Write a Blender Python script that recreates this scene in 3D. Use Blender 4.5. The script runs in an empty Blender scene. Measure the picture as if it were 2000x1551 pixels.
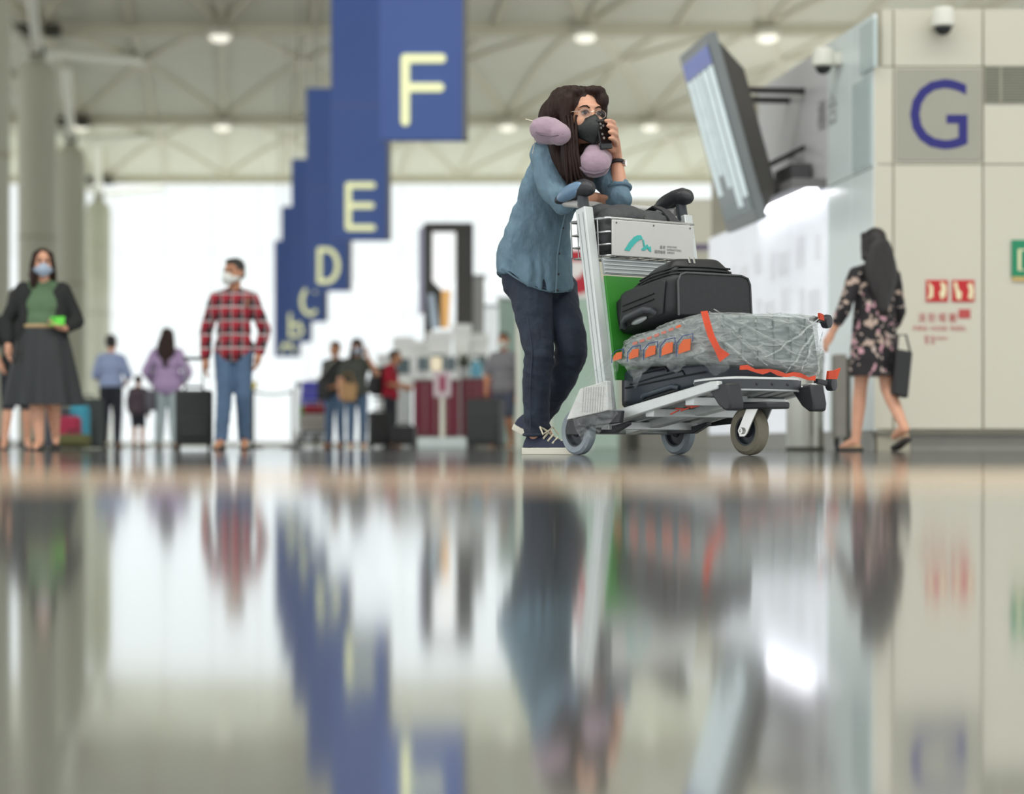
import bpy, bmesh, math, random
from mathutils import Vector, Matrix, noise
random.seed(7)
S = bpy.context.scene
COL = S.collection
# ---------------------------------------------------------------- camera, world, light, exposure
FPX, CX, HY, CH = 4200.0, 1000.0, 872.0, 0.035       # focal length in pixels of a 2000 px frame, eye line, lens height
cam_data = bpy.data.cameras.new('camera')
cam_data.sensor_width = 36.0
cam_data.lens = FPX * 36.0 / 2000.0
cam_data.shift_y = (HY - 775.5) / 2000.0
cam_data.clip_start = 0.01
cam_data.clip_end = 2000
cam_data.dof.use_dof = True
cam_data.dof.focus_distance = 8.65
cam_data.dof.aperture_fstop = cam_data.lens / 1000.0 / 0.045
cam = bpy.data.objects.new('camera', cam_data)
cam.location = (0, 0, CH)
cam.rotation_euler = (math.pi / 2, 0, 0)
COL.objects.link(cam)
S.camera = cam
S.view_settings.view_transform = 'Standard'
S.view_settings.look = 'None'
S.view_settings.gamma = 1.0
S.view_settings.use_curve_mapping = False
S.view_settings.exposure = 0.0
world = bpy.data.worlds.new('overcast_sky')
world.use_nodes = True
S.world = world
bg = world.node_tree.nodes['Background']
bg.inputs['Color'].default_value = (0.955, 0.985, 1.0, 1)
bg.inputs['Strength'].default_value = 1.22

sun_data = bpy.data.lights.new('hazy_sun', 'SUN')
sun_data.energy = 3.0
sun_data.angle = math.radians(12)
sun = bpy.data.objects.new('hazy_sun', sun_data)
sun.rotation_euler = (math.radians(-42), 0, 0)        # high sun beyond the window wall, kept out of the hall by the roof
COL.objects.link(sun)

def area_light(name, loc, size, power, color=(1, 1, 1), aim=(0, 0, -1)):
    d = bpy.data.lights.new(name, 'AREA')
    d.shape = 'RECTANGLE'
    d.size, d.size_y = size
    d.energy = power
    d.color = color
    o = bpy.data.objects.new(name, d)
    o.location = loc
    o.rotation_euler = Vector(aim).to_track_quat('-Z', 'Y').to_euler()
    COL.objects.link(o)
    return o
# unseen upward area lights without fixtures, added to brighten the roof underside
for _x, _d in ((14, 24), (16, 52), (16, 84), (16, 116), (-36, 30), (-42, 65), (-46, 105)):
    area_light('roof_fill_light', (_x, _d, 5.2), (10, 18), 1700, (1.0, 0.985, 0.93), (0, 0, 1))
# unseen area light hung just under the roof, added to light the foreground
area_light('overhead_fill_light', (2, 2, 20.2), (50, 10), 6000, (1.0, 0.985, 0.95))

def P(px, py, d):
    return Vector(((px - CX) / FPX * d, d, CH + (HY - py) / FPX * d))

# ---------------------------------------------------------------- materials
def lin(c):
    return tuple((x / 255.0 / 12.92) if x / 255.0 <= 0.04045 else ((x / 255.0 + 0.055) / 1.055) ** 2.4 for x in c)
MATS = {}
def mat(name, rgb, rough=0.5, metal=0.0, var=0.06, scale=6.0, bump=0.0, bscale=60.0, emit=0.0, spec=0.5, stretch=(1, 1, 1), alpha=1.0, sheen=0.0, bdist=0.01):
    if name in MATS:
        return MATS[name]
    m = bpy.data.materials.new(name)
    m.use_nodes = True
    nt = m.node_tree
    b = nt.nodes['Principled BSDF']
    c = lin(rgb)
    b.inputs['Roughness'].default_value = rough
    b.inputs['Metallic'].default_value = metal
    b.inputs['Specular IOR Level'].default_value = spec
    if sheen:
        b.inputs['Sheen Weight'].default_value = sheen
    tc = nt.nodes.new('ShaderNodeTexCoord')
    mp = nt.nodes.new('ShaderNodeMapping')
    mp.inputs['Scale'].default_value = stretch
    nt.links.new(tc.outputs['Object'], mp.inputs['Vector'])
    nz = nt.nodes.new('ShaderNodeTexNoise')
    nz.inputs['Scale'].default_value = scale
    nz.inputs['Detail'].default_value = 4
    nt.links.new(mp.outputs['Vector'], nz.inputs['Vector'])
    mx = nt.nodes.new('ShaderNodeMix')
    mx.data_type = 'RGBA'
    mx.inputs[6].default_value = (*[max(0, x * (1 - 2 * var)) for x in c], 1)
    mx.inputs[7].default_value = (*[min(1, x * (1 + 2 * var)) for x in c], 1)
    nt.links.new(nz.outputs['Fac'], mx.inputs[0])
    nt.links.new(mx.outputs[2], b.inputs['Base Color'])
    if emit:
        nt.links.new(mx.outputs[2], b.inputs['Emission Color'])
        b.inputs['Emission Strength'].default_value = emit
    if bump:
        n2 = nt.nodes.new('ShaderNodeTexNoise')
        n2.inputs['Scale'].default_value = bscale
        n2.inputs['Detail'].default_value = 3
        nt.links.new(mp.outputs['Vector'], n2.inputs['Vector'])
        bp = nt.nodes.new('ShaderNodeBump')
        bp.inputs['Strength'].default_value = bump
        bp.inputs['Distance'].default_value = bdist
        nt.links.new(n2.outputs['Fac'], bp.inputs['Height'])
        nt.links.new(bp.outputs['Normal'], b.inputs['Normal'])
    if alpha < 1:
        b.inputs['Alpha'].default_value = alpha
    MATS[name] = m
    return m

def film_mat(name, tint, cover, rough=0.25, scale=14.0, lo=0.35, hi=0.75):
    """clear crumpled film: transparent with glossy sheen and whitish folds"""
    m = bpy.data.materials.new(name)
    m.use_nodes = True
    nt = m.node_tree
    out = nt.nodes['Material Output']
    nt.nodes.remove(nt.nodes['Principled BSDF'])
    tr = nt.nodes.new('ShaderNodeBsdfTransparent')
    tr.inputs['Color'].default_value = (0.97, 0.98, 0.98, 1)
    pb = nt.nodes.new('ShaderNodeBsdfPrincipled')
    pb.inputs['Base Color'].default_value = (*lin(tint), 1)
    pb.inputs['Roughness'].default_value = rough
    tc = nt.nodes.new('ShaderNodeTexCoord')
    mp = nt.nodes.new('ShaderNodeMapping')
    mp.inputs['Rotation'].default_value = (0.4, 0.5, 0.3)
    mp.inputs['Scale'].default_value = (1.0, 0.6, 2.2)
    nt.links.new(tc.outputs['Object'], mp.inputs['Vector'])
    nz = nt.nodes.new('ShaderNodeTexNoise')
    nz.inputs['Scale'].default_value = scale
    nz.inputs['Detail'].default_value = 6
    nz.inputs['Distortion'].default_value = 1.6
    nt.links.new(mp.outputs['Vector'], nz.inputs['Vector'])
    rp = nt.nodes.new('ShaderNodeMapRange')
    rp.inputs['From Min'].default_value = lo
    rp.inputs['From Max'].default_value = hi
    rp.inputs['To Min'].default_value = cover * 0.35
    rp.inputs['To Max'].default_value = min(1, cover * 1.5)
    nt.links.new(nz.outputs['Fac'], rp.inputs['Value'])
    bp = nt.nodes.new('ShaderNodeBump')
    bp.inputs['Strength'].default_value = 0.9
    bp.inputs['Distance'].default_value = 0.02
    nt.links.new(nz.outputs['Fac'], bp.inputs['Height'])
    nt.links.new(bp.outputs['Normal'], pb.inputs['Normal'])
    mx = nt.nodes.new('ShaderNodeMixShader')
    nt.links.new(rp.outputs['Result'], mx.inputs['Fac'])
    nt.links.new(tr.outputs[0], mx.inputs[1])
    nt.links.new(pb.outputs[0], mx.inputs[2])
    nt.links.new(mx.outputs[0], out.inputs['Surface'])
    return m

def glass_mat(name, fac=0.08, tint=(0.97, 0.985, 0.98)):
    m = bpy.data.materials.new(name)
    m.use_nodes = True
    nt = m.node_tree
    out = nt.nodes['Material Output']
    nt.nodes.remove(nt.nodes['Principled BSDF'])
    tr = nt.nodes.new('ShaderNodeBsdfTransparent')
    nz = nt.nodes.new('ShaderNodeTexNoise')
    nz.inputs['Scale'].default_value = 0.6
    cr = nt.nodes.new('ShaderNodeMix')
    cr.data_type = 'RGBA'
    cr.inputs[6].default_value = (*tint, 1)
    cr.inputs[7].default_value = (*[min(1, t + 0.015) for t in tint], 1)
    nt.links.new(nz.outputs['Fac'], cr.inputs[0])
    nt.links.new(cr.outputs[2], tr.inputs['Color'])
    gl = nt.nodes.new('ShaderNodeBsdfGlossy')
    gl.inputs['Roughness'].default_value = 0.03
    mx = nt.nodes.new('ShaderNodeMixShader')
    mx.inputs['Fac'].default_value = fac
    nt.links.new(tr.outputs[0], mx.inputs[1])
    nt.links.new(gl.outputs[0], mx.inputs[2])
    nt.links.new(mx.outputs[0], out.inputs['Surface'])
    return m

def stone_mat(name, rgb, rough, lo, hi, joints=False):
    """polished stone: diffuse body under a strong polish whose reflection grows towards grazing angles"""
    m = bpy.data.materials.new(name)
    m.use_nodes = True
    nt = m.node_tree
    out = nt.nodes['Material Output']
    nt.nodes.remove(nt.nodes['Principled BSDF'])
    c = lin(rgb)
    tc = nt.nodes.new('ShaderNodeTexCoord')
    nz = nt.nodes.new('ShaderNodeTexNoise')
    nz.inputs['Scale'].default_value = 60
    nz.inputs['Detail'].default_value = 6
    nt.links.new(tc.outputs['Object'], nz.inputs['Vector'])
    mx = nt.nodes.new('ShaderNodeMix')
    mx.data_type = 'RGBA'
    mx.inputs[6].default_value = (*[x * 0.8 for x in c], 1)
    mx.inputs[7].default_value = (*[x * 1.2 for x in c], 1)
    nt.links.new(nz.outputs['Fac'], mx.inputs[0])
    df = nt.nodes.new('ShaderNodeBsdfDiffuse')
    gl = nt.nodes.new('ShaderNodeBsdfGlossy')
    gl.inputs['Roughness'].default_value = rough
    gl.inputs['Color'].default_value = (0.97, 0.985, 0.99, 1)
    colout = mx.outputs[2]
    if joints:
        bt = nt.nodes.new('ShaderNodeTexBrick')
        bt.inputs['Scale'].default_value = 1.0
        bt.inputs['Mortar Size'].default_value = 0.006
        bt.inputs['Brick Width'].default_value = 1.2
        bt.inputs['Row Height'].default_value = 1.2
        bt.offset = 0.0
        bt.inputs['Mortar'].default_value = (0.02, 0.02, 0.02, 1)
        nt.links.new(tc.outputs['Object'], bt.inputs['Vector'])
        nt.links.new(mx.outputs[2], bt.inputs['Color1'])
        nt.links.new(mx.outputs[2], bt.inputs['Color2'])
        colout = bt.outputs['Color']
    nt.links.new(colout, df.inputs['Color'])
    lw = nt.nodes.new('ShaderNodeLayerWeight')
    lw.inputs['Blend'].default_value = 0.5
    rp = nt.nodes.new('ShaderNodeMapRange')
    rp.inputs['From Min'].default_value = 0.3
    rp.inputs['From Max'].default_value = 1.0
    rp.inputs['To Min'].default_value = lo
    rp.inputs['To Max'].default_value = hi
    nt.links.new(lw.outputs['Facing'], rp.inputs['Value'])
    n2 = nt.nodes.new('ShaderNodeTexNoise')
    n2.inputs['Scale'].default_value = 5.0
    n2.inputs['Detail'].default_value = 1
    nt.links.new(tc.outputs['Object'], n2.inputs['Vector'])
    bp = nt.nodes.new('ShaderNodeBump')
    bp.inputs['Strength'].default_value = 0.02
    bp.inputs['Distance'].default_value = 0.01
    nt.links.new(n2.outputs['Fac'], bp.inputs['Height'])
    nt.links.new(bp.outputs['Normal'], gl.inputs['Normal'])
    ms = nt.nodes.new('ShaderNodeMixShader')
    nt.links.new(rp.outputs['Result'], ms.inputs['Fac'])
    nt.links.new(df.outputs[0], ms.inputs[1])
    nt.links.new(gl.outputs[0], ms.inputs[2])
    nt.links.new(ms.outputs[0], out.inputs['Surface'])
    return m

# ---------------------------------------------------------------- mesh builder
def V(*a):
    return Vector(a)
def frame(d):
    q = Vector(d).to_track_quat('Z', 'Y')
    return q @ V(1, 0, 0), q @ V(0, 1, 0)

class MB:
    def __init__(s):
        s.v = []
        s.f = []
    def add(s, vs, fs):
        o = len(s.v)
        s.v.extend(Vector(v) for v in vs)
        s.f.extend(tuple(i + o for i in f) for f in fs)
        return s
    def box(s, a, b):
        x0, y0, z0 = a
        x1, y1, z1 = b
        return s.hexa([(x0, y0, z0), (x1, y0, z0), (x1, y1, z0), (x0, y1, z0), (x0, y0, z1), (x1, y0, z1), (x1, y1, z1), (x0, y1, z1)])
    def hexa(s, c):
        return s.add(c, [(0, 3, 2, 1), (4, 5, 6, 7), (0, 1, 5, 4), (1, 2, 6, 5), (2, 3, 7, 6), (3, 0, 4, 7)])
    def obox(s, c, u, v, w, du, dv, dw):
        c, u, v, w = Vector(c), Vector(u).normalized(), Vector(v).normalized(), Vector(w).normalized()
        q = [c + u * a * du / 2 + v * b * dv / 2 + w * k * dw / 2 for k in (-1, 1) for a, b in ((-1, -1), (1, -1), (1, 1), (-1, 1))]
        return s.hexa(q)
    def bar(s, p0, p1, w, h, up=(0, 0, 1)):
        p0, p1 = Vector(p0), Vector(p1)
        d = (p1 - p0)
        u = d.normalized()
        r = u.cross(Vector(up))
        r = r.normalized() if r.length > 1e-6 else V(1, 0, 0)
        n = r.cross(u)
        return s.obox((p0 + p1) / 2, u, r, n, d.length, w, h)
    def cone(s, p0, p1, r0, r1=None, n=16, cap=True):
        r1 = r0 if r1 is None else r1
        p0, p1 = Vector(p0), Vector(p1)
        a, b = frame(p1 - p0)
        vs = [p + (a * math.cos(t) + b * math.sin(t)) * r for p, r in ((p0, r0), (p1, r1)) for t in [2 * math.pi * i / n for i in range(n)]]
        fs = [(i, (i + 1) % n, n + (i + 1) % n, n + i) for i in range(n)]
        if cap:
            fs += [tuple(range(n - 1, -1, -1)), tuple(range(n, 2 * n))]
        return s.add(vs, fs)
    def ell(s, c, r, rot=None, nu=16, nv=10):
        c = Vector(c)
        r = (r, r, r) if isinstance(r, (int, float)) else r
        vs = [V(0, 0, -r[2])]
        for j in range(1, nv):
            t = -math.pi / 2 + math.pi * j / nv
            for i in range(nu):
                a = 2 * math.pi * i / nu
                vs.append(V(r[0] * math.cos(t) * math.cos(a), r[1] * math.cos(t) * math.sin(a), r[2] * math.sin(t)))
        vs.append(V(0, 0, r[2]))
        fs = [(0, 1 + (i + 1) % nu, 1 + i) for i in range(nu)]
        for j in range(nv - 2):
            for i in range(nu):
                k = 1 + j * nu
                fs.append((k + i, k + (i + 1) % nu, k + nu + (i + 1) % nu, k + nu + i))
        k = 1 + (nv - 2) * nu
        fs += [(k + i, k + (i + 1) % nu, len(vs) - 1) for i in range(nu)]
        if rot is not None:
            vs = [rot @ v for v in vs]
        return s.add([c + v for v in vs], fs)
    def cap(s, p0, p1, r0, r1=None, n=14):
        r1 = r0 if r1 is None else r1
        if (Vector(p1) - Vector(p0)).length > 1e-5:
            s.cone(p0, p1, r0, r1, n)
        s.ell(p0, r0, None, n, 8)
        s.ell(p1, r1, None, n, 8)
        return s
    def chain(s, pts, rs, n=14):
        for i in range(len(pts) - 1):
            s.cap(pts[i], pts[i + 1], rs[i], rs[i + 1], n)
        return s
    def tube(s, pts, r, n=10, closed=False):
        pts = [Vector(p) for p in pts]
        m = len(pts)
        rs = r if isinstance(r, (list, tuple)) else [r] * m
        rings = []
        a = None
        for i in range(m):
            d = (pts[(i + 1) % m] - pts[i - 1]) if closed else (pts[min(i + 1, m - 1)] - pts[max(i - 1, 0)])
            d.normalize()
            if a is None:
                a, b = frame(d)
            else:
                a = (a - d * a.dot(d)).normalized()
                b = d.cross(a)
            rings.append([pts[i] + (a * math.cos(2 * math.pi * k / n) + b * math.sin(2 * math.pi * k / n)) * rs[i] for k in range(n)])
        return s.loft(rings, closed=closed)
    def loft(s, rings, closed=False, cap=True, ring_closed=True):
        n = len(rings[0])
        m = len(rings)
        vs = [p for r in rings for p in r]
        fs = []
        for j in range(m if closed else m - 1):
            k = ((j + 1) % m) * n
            for i in range(n if ring_closed else n - 1):
                fs.append((j * n + i, j * n + (i + 1) % n, k + (i + 1) % n, k + i))
        if cap and not closed and ring_closed:
            fs += [tuple(range(n - 1, -1, -1)), tuple(range((m - 1) * n, m * n))]
        return s.add(vs, fs)
    def lathe(s, prof, c=(0, 0, 0), axis=(0, 0, 1), n=24):
        a, b = frame(axis)
        ax = Vector(axis).normalized()
        c = Vector(c)
        rings = [[c + ax * z + (a * math.cos(2 * math.pi * k / n) + b * math.sin(2 * math.pi * k / n)) * max(r, 1e-4) for k in range(n)] for r, z in prof]
        if prof[0] == prof[-1]:
            return s.loft(rings[:-1], closed=True)
        return s.loft(rings)
    def prism(s, poly, o, u, v, w):
        """polygon of (a, b) in the plane o + a*u + b*v, extruded by w"""
        o, u, v, w = Vector(o), Vector(u), Vector(v), Vector(w)
        n = len(poly)
        vs = [o + u * a + v * b for a, b in poly] + [o + u * a + v * b + w for a, b in poly]
        fs = [tuple(range(n - 1, -1, -1)), tuple(range(n, 2 * n))] + [(i, (i + 1) % n, n + (i + 1) % n, n + i) for i in range(n)]
        return s.add(vs, fs)
    def grid(s, fn, nu, nv):
        vs = [fn(i / nu, j / nv) for j in range(nv + 1) for i in range(nu + 1)]
        fs = [(j * (nu + 1) + i, j * (nu + 1) + i + 1, (j + 1) * (nu + 1) + i + 1, (j + 1) * (nu + 1) + i) for j in range(nv) for i in range(nu)]
        return s.add(vs, fs)
    def xf(s, M):
        s.v = [M @ v for v in s.v]
        return s
    def mesh(s, name, M=None):
        me = bpy.data.meshes.new(name)
        me.from_pydata([tuple(M @ v) if M is not None else tuple(v) for v in s.v], [], s.f)
        bm = bmesh.new()
        bm.from_mesh(me)
        bmesh.ops.recalc_face_normals(bm, faces=bm.faces)
        bm.to_mesh(me)
        bm.free()
        return me

def root_of(o):
    while o.parent:
        o = o.parent
    return o

def obj(name, mb, material, parent=None, world=False, smooth=False, bevel=0.0, sharp=40, seg=2):
    """links one mesh object; world=True: the builder holds world coordinates"""
    M = None
    if world and parent is not None:
        M = root_of(parent).matrix_basis.inverted()
    me = mb.mesh(name, M) if isinstance(mb, MB) else mb
    if material is not None:
        me.materials.append(material)
    if smooth:
        for p in me.polygons:
            p.use_smooth = True
        if sharp < 180:
            me.set_sharp_from_angle(angle=math.radians(sharp))
    o = bpy.data.objects.new(name, me)
    COL.objects.link(o)
    if parent is not None:
        o.parent = parent
    if bevel:
        b = o.modifiers.new('bevel', 'BEVEL')
        b.width = bevel
        b.segments = seg
        b.limit_method = 'ANGLE'
        for p in me.polygons:
            p.use_smooth = True
        me.set_sharp_from_angle(angle=math.radians(60))
    return o

def tag(o, label, cat, group=None):
    o['label'] = label
    o['category'] = cat
    if group:
        o['group'] = group
    return o

def struct(o):
    o['kind'] = 'structure'
    return o

def thing(name, label, cat, loc=(0, 0, 0), rz=0.0, group=None):
    o = bpy.data.objects.new(name, None)
    COL.objects.link(o)
    o.empty_display_size = 0.1
    o.location = loc
    o.rotation_euler = (0, 0, rz)
    return tag(o, label, cat, group) if label else o

def root_mat(o):
    return Matrix.Translation(o.location) @ Matrix.Rotation(o.rotation_euler.z, 4, 'Z')

def twin(o, parent, loc=None):
    c = o.copy()
    COL.objects.link(c)
    c.parent = parent
    if loc is not None:
        c.location = loc
    return c

def copy_tree(o, parent=None):
    c = o.copy()
    COL.objects.link(c)
    c.parent = parent
    for ch in [x for x in o.children]:
        copy_tree(ch, c)
    return c

def remesh(mb, voxel, smooth=3, fac=0.5, cuts=(), disp=None):
    """union of overlapping closed shapes as one continuous skin; cuts: (point, normal) planes, the normal's side is removed"""
    me = mb.mesh('tmp')
    o = bpy.data.objects.new('tmp', me)
    COL.objects.link(o)
    r = o.modifiers.new('r', 'REMESH')
    r.mode = 'VOXEL'
    r.voxel_size = voxel
    if smooth:
        sm = o.modifiers.new('s', 'SMOOTH')
        sm.factor = fac
        sm.iterations = smooth
    dg = bpy.context.evaluated_depsgraph_get()
    dg.update()
    res = bpy.data.meshes.new_from_object(o.evaluated_get(dg))
    bpy.data.objects.remove(o)
    bpy.data.meshes.remove(me)
    if cuts:
        bm = bmesh.new()
        bm.from_mesh(res)
        for co, no in cuts:
            bmesh.ops.bisect_plane(bm, geom=bm.verts[:] + bm.edges[:] + bm.faces[:], plane_co=co, plane_no=no, clear_outer=True)
        bm.to_mesh(res)
        bm.free()
    if disp:
        ns = [v.normal.copy() for v in res.vertices]
        for v, n in zip(res.vertices, ns):
            v.co += n * disp(v.co)
    return res

def mesh_to_local(me, root):
    me.transform(root.matrix_basis.inverted())
    return me

def text_mesh(body, o, u, v, w=None, h=None, depth=0.002, spacing=1.0, line=1.0):
    """writing as solid letters fitted into width w and / or height h, lower left corner o, directions u (right) and v (up)"""
    cu = bpy.data.curves.new('txt', 'FONT')
    cu.body = body
    cu.extrude = 0.0
    cu.space_character = spacing
    cu.space_line = line
    cu.resolution_u = 4
    t = bpy.data.objects.new('txt', cu)
    COL.objects.link(t)
    dg = bpy.context.evaluated_depsgraph_get()
    dg.update()
    me = bpy.data.meshes.new_from_object(t.evaluated_get(dg))
    bpy.data.objects.remove(t)
    bpy.data.curves.remove(cu)
    xs = [p.co.x for p in me.vertices] or [0, 1]
    ys = [p.co.y for p in me.vertices] or [0, 1]
    sx = (w / (max(xs) - min(xs))) if w else None
    sy = (h / (max(ys) - min(ys))) if h else sx
    sx = sx or sy
    o, u, v = Vector(o), Vector(u).normalized(), Vector(v).normalized()
    x0, y0 = min(xs), min(ys)
    n = u.cross(v)
    for p in me.vertices:
        p.co = o + u * (p.co.x - x0) * sx + v * (p.co.y - y0) * sy + n * depth
    return me
# ================================================================ the hall
M_stone = stone_mat('polished_grey_stone', (118, 118, 116), 0.07, 0.3, 0.90)
M_stone_far = stone_mat('polished_dark_stone', (92, 92, 92), 0.05, 0.2, 0.78, joints=True)
M_band = stone_mat('polished_beige_stone', (214, 188, 160), 0.07, 0.12, 0.48)
M_roof = mat('roof_lining', (222, 222, 206), 0.7, var=0.03, scale=0.4)
M_rib = mat('roof_steel', (212, 207, 186), 0.55, var=0.03)
M_col = mat('column_cladding', (190, 190, 172), 0.5, var=0.03, scale=0.5)
M_steel_dark = mat('dark_steel', (58, 56, 48), 0.5)
M_white_paint = mat('white_paint', (228, 228, 216), 0.45, var=0.02)
M_wall = mat('cream_wall_panel', (210, 206, 190), 0.55, var=0.015, scale=0.8)
M_gap = mat('panel_joint', (172, 167, 150), 0.8)

NEAR = 1.9
SL = 0.0067
fl = obj('floor', MB().box((-70, 3.05, -0.3), (70, 190, 0)), M_stone_far); struct(fl)
obj('inlay_strip', MB().box((-70, NEAR, -0.3), (70, 3.05, 0)), M_band, fl)
obj('floor_slab', MB().hexa([(-70, -40, -0.5 - SL * 42), (70, -40, -0.5 - SL * 42), (70, NEAR, -0.3), (-70, NEAR, -0.3),
                             (-70, -40, -SL * 41.9), (70, -40, -SL * 41.9), (70, NEAR, 0), (-70, NEAR, 0)]), M_stone, fl)

# ---- vaulted roof: bays of 30 m along the hall, modules of 9.04 m across
BAY, MOD, ZV, RISE = 30.0, 9.04, 20.45, 0.9
VAL = [-13.0, 17.0, 47.0, 77.0, 107.0, 137.0, 167.0]
XN0 = (432 - CX) / FPX * 107.0
ceil = struct(obj('ceiling', MB().box((-64, VAL[0] - 0.5, ZV - 0.1), (70, VAL[0] + 0.5, ZV + 0.9)), M_rib))
def arc(t):
    return ZV + RISE * (1 - (2 * t - 1) ** 2)
NSEG = 14
hw = MOD / 4 - 0.03
pm = MB()
SH = -3.9
pm.loft([[V(SH * j / NSEG - hw, BAY * j / NSEG, arc(j / NSEG) + 0.5), V(SH * j / NSEG + hw, BAY * j / NSEG, arc(j / NSEG) + 0.5), V(SH * j / NSEG + hw, BAY * j / NSEG, arc(j / NSEG) + 0.7), V(SH * j / NSEG - hw, BAY * j / NSEG, arc(j / NSEG) + 0.7)] for j in range(NSEG + 1)])
panel_me = pm.mesh('vault_panel')
panel_me.materials.append(M_roof)
def rib_mesh(dx, name, w):
    b = MB()
    pts = [V(dx * j / 12, BAY * j / 12, arc(j / 12) + 0.42) for j in range(13)]
    for i in range(12):
        b.bar(pts[i], pts[i + 1], w, 0.16)
    me = b.mesh(name)
    me.materials.append(M_rib)
    return me
straight = rib_mesh(SH, 'purlin', 0.30)
diag_a = rib_mesh(SH + MOD, 'diagonal_rib', 0.34)
diag_b = rib_mesh(SH - MOD, 'diagonal_rib', 0.34)
def inst(name, me, parent, loc):
    o = bpy.data.objects.new(name, me)
    COL.objects.link(o)
    o.parent = parent
    o.location = loc
    return o
for bi, y0 in enumerate(VAL[:-1]):
    vis = bi >= 2
    for k in range(-12, 16):
        x = XN0 + k * MOD / 2 + SH * (bi - 4)
        inst('vault_panel', panel_me, ceil, (x + MOD / 4, y0, 0))
        if vis:
            inst('purlin', straight, ceil, (x, y0, 0))
            if k % 2 == 0:
                inst('diagonal_rib', diag_a, ceil, (x, y0, 0))
                inst('diagonal_rib', diag_b, ceil, (x, y0, 0))
for y0 in VAL[1:]:
    obj('valley_beam', MB().box((-64, y0 - 0.25, ZV + 0.0), (70, y0 + 0.25, ZV + 0.8)), M_rib, ceil)
M_lamp = mat('lamp_diffuser', (255, 250, 235), 0.4, emit=0.9, var=0.0)
GL = 'round downlights under the roof valleys'
LL = {(107, 0): 'round white roof lamp at the nearer valley, left of the blue signs', (107, 2): 'round white roof lamp above the head of the phoning woman',
      (107, 3): 'round white roof lamp just right of the tilted display top', (137, -1): 'small round roof lamp between the tops of the round columns',
      (137, 0): 'small round roof lamp at the farther valley, left of the blue signs', (137, 2): 'small round roof lamp between the F sign and the neck pillow',
      (137, 3): 'small round roof lamp between the phone and the tilted display'}
for d, xs in ((107, (0, 2, 3)), (137, (-1, 0, 2, 3))):
    for kk in xs:
        X = XN0 + kk * MOD + SH * (d - 107) / 30
        lab = LL[(d, kk)]
        t = thing('roof_lamp', lab, 'lamp', (X, d - 0.5, ZV - 0.18), 0, GL)
        obj('lamp_body', MB().lathe([(0.5, 0.45), (0.62, 0.25), (0.62, 0.05), (0.5, 0.05)], n=20), M_white_paint, t, smooth=True)
        obj('diffuser', MB().lathe([(0.5, 0.12), (0.48, -0.08), (0.3, -0.18), (0.02, -0.2)], n=20), M_lamp, t, smooth=True)

# ---- window wall at the far end
WD = 136.2
win = struct(obj('window_1', MB().box((-46, WD + 0.05, 0), (32, WD + 0.35, 0.3)), M_white_paint))
G_pane = glass_mat('window_glass', 0.05)
M_mull = mat('pale_mullion', (235, 238, 238), 0.4, var=0.01)
WX0, PW, PH, NX, NZ = -46.0, 3.0, 4.02, 26, 5
pme = MB().box((0, 0, 0), (PW - 0.1, 0.04, PH - 0.1)).mesh('pane')
pme.materials.append(G_pane)
vme = MB().box((-0.016, -0.03, 0), (0.016, 0.03, 20.1)).mesh('mullion')
vme.materials.append(M_mull)
hme = MB().box((WX0, -0.02, -0.013), (WX0 + NX * PW, 0.03, 0.013)).mesh('transom')
hme.materials.append(M_mull)
for i in range(NX + 1):
    inst('mullion', vme, win, (WX0 + i * PW, WD, 0.3))
for j in range(NZ + 1):
    inst('transom', hme, win, (0, WD, 0.3 + j * PH))
for i in range(NX):
    for j in range(NZ):
        inst('pane', pme, win, (WX0 + i * PW + 0.05, WD + 0.05, 0.35 + j * PH))

M_apron = mat('pale_concrete', (225, 224, 218), 0.8, var=0.03, scale=0.3)
obj('apron', MB().box((-150, 137.2, -0.3), (150, 420, 0.004)), M_apron, fl)
# ---- columns with pin joints and raking struts
def column(d, X, label):
    t = thing('column', label, 'column', (X, d, 0), 0, 'round columns along the hall')
    R = 0.95
    obj('shaft', MB().lathe([(R, 0), (R, ZV - 2.3)], n=40), M_col, t, smooth=True)
    obj('base_ring', MB().lathe([(R + 0.05, 0), (R + 0.05, 0.3), (R + 0.01, 0.32)], n=40), M_steel_dark, t, smooth=True)
    obj('joint_ring', MB().lathe([(R + 0.012, 10.2), (R + 0.012, 10.35)], n=40), M_gap, t, smooth=True)
    obj('cone_cap', MB().lathe([(R, ZV - 2.3), (R * 0.86, ZV - 1.75), (0.45, ZV - 1.5), (0.3, ZV - 1.1)], n=40), M_col, t, smooth=True)
    obj('pin_joint', MB().cone((-0.35, 0, ZV - 1.0), (0.35, 0, ZV - 1.0), 0.28, n=16).box((-0.15, -0.5, ZV - 1.25), (0.15, 0.5, ZV - 0.75)), M_steel_dark, t, smooth=True)
    for sx in (-1, 1):
        obj('bearing', MB().box((sx * 0.75 - 0.4, -0.35, ZV - 0.25), (sx * 0.75 + 0.4, 0.35, ZV + 0.35)), M_steel_dark, t, bevel=0.08)
        obj('strut', MB().cone((0, 0, ZV - 1.0), (sx * 2.6, -14, ZV + 1.15), 0.22, 0.3, n=14), M_white_paint, t, smooth=True)
        obj('strut', MB().cone((0, 0, ZV - 1.0), (sx * 2.6, 14, ZV + 1.15), 0.22, 0.3, n=14), M_white_paint, t, smooth=True)
for d, px, lb in ((77, -18, 'nearest round column cut by the left picture edge'), (107, 83, 'tall pale round column just right of the left edge'),
                  (137, 146, 'pale round column second in the row behind the tall one'), (167, 198, 'farthest pale round column in front of the bright window')):
    column(d - 1.2, (px - CX) / FPX * d, lb)

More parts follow.
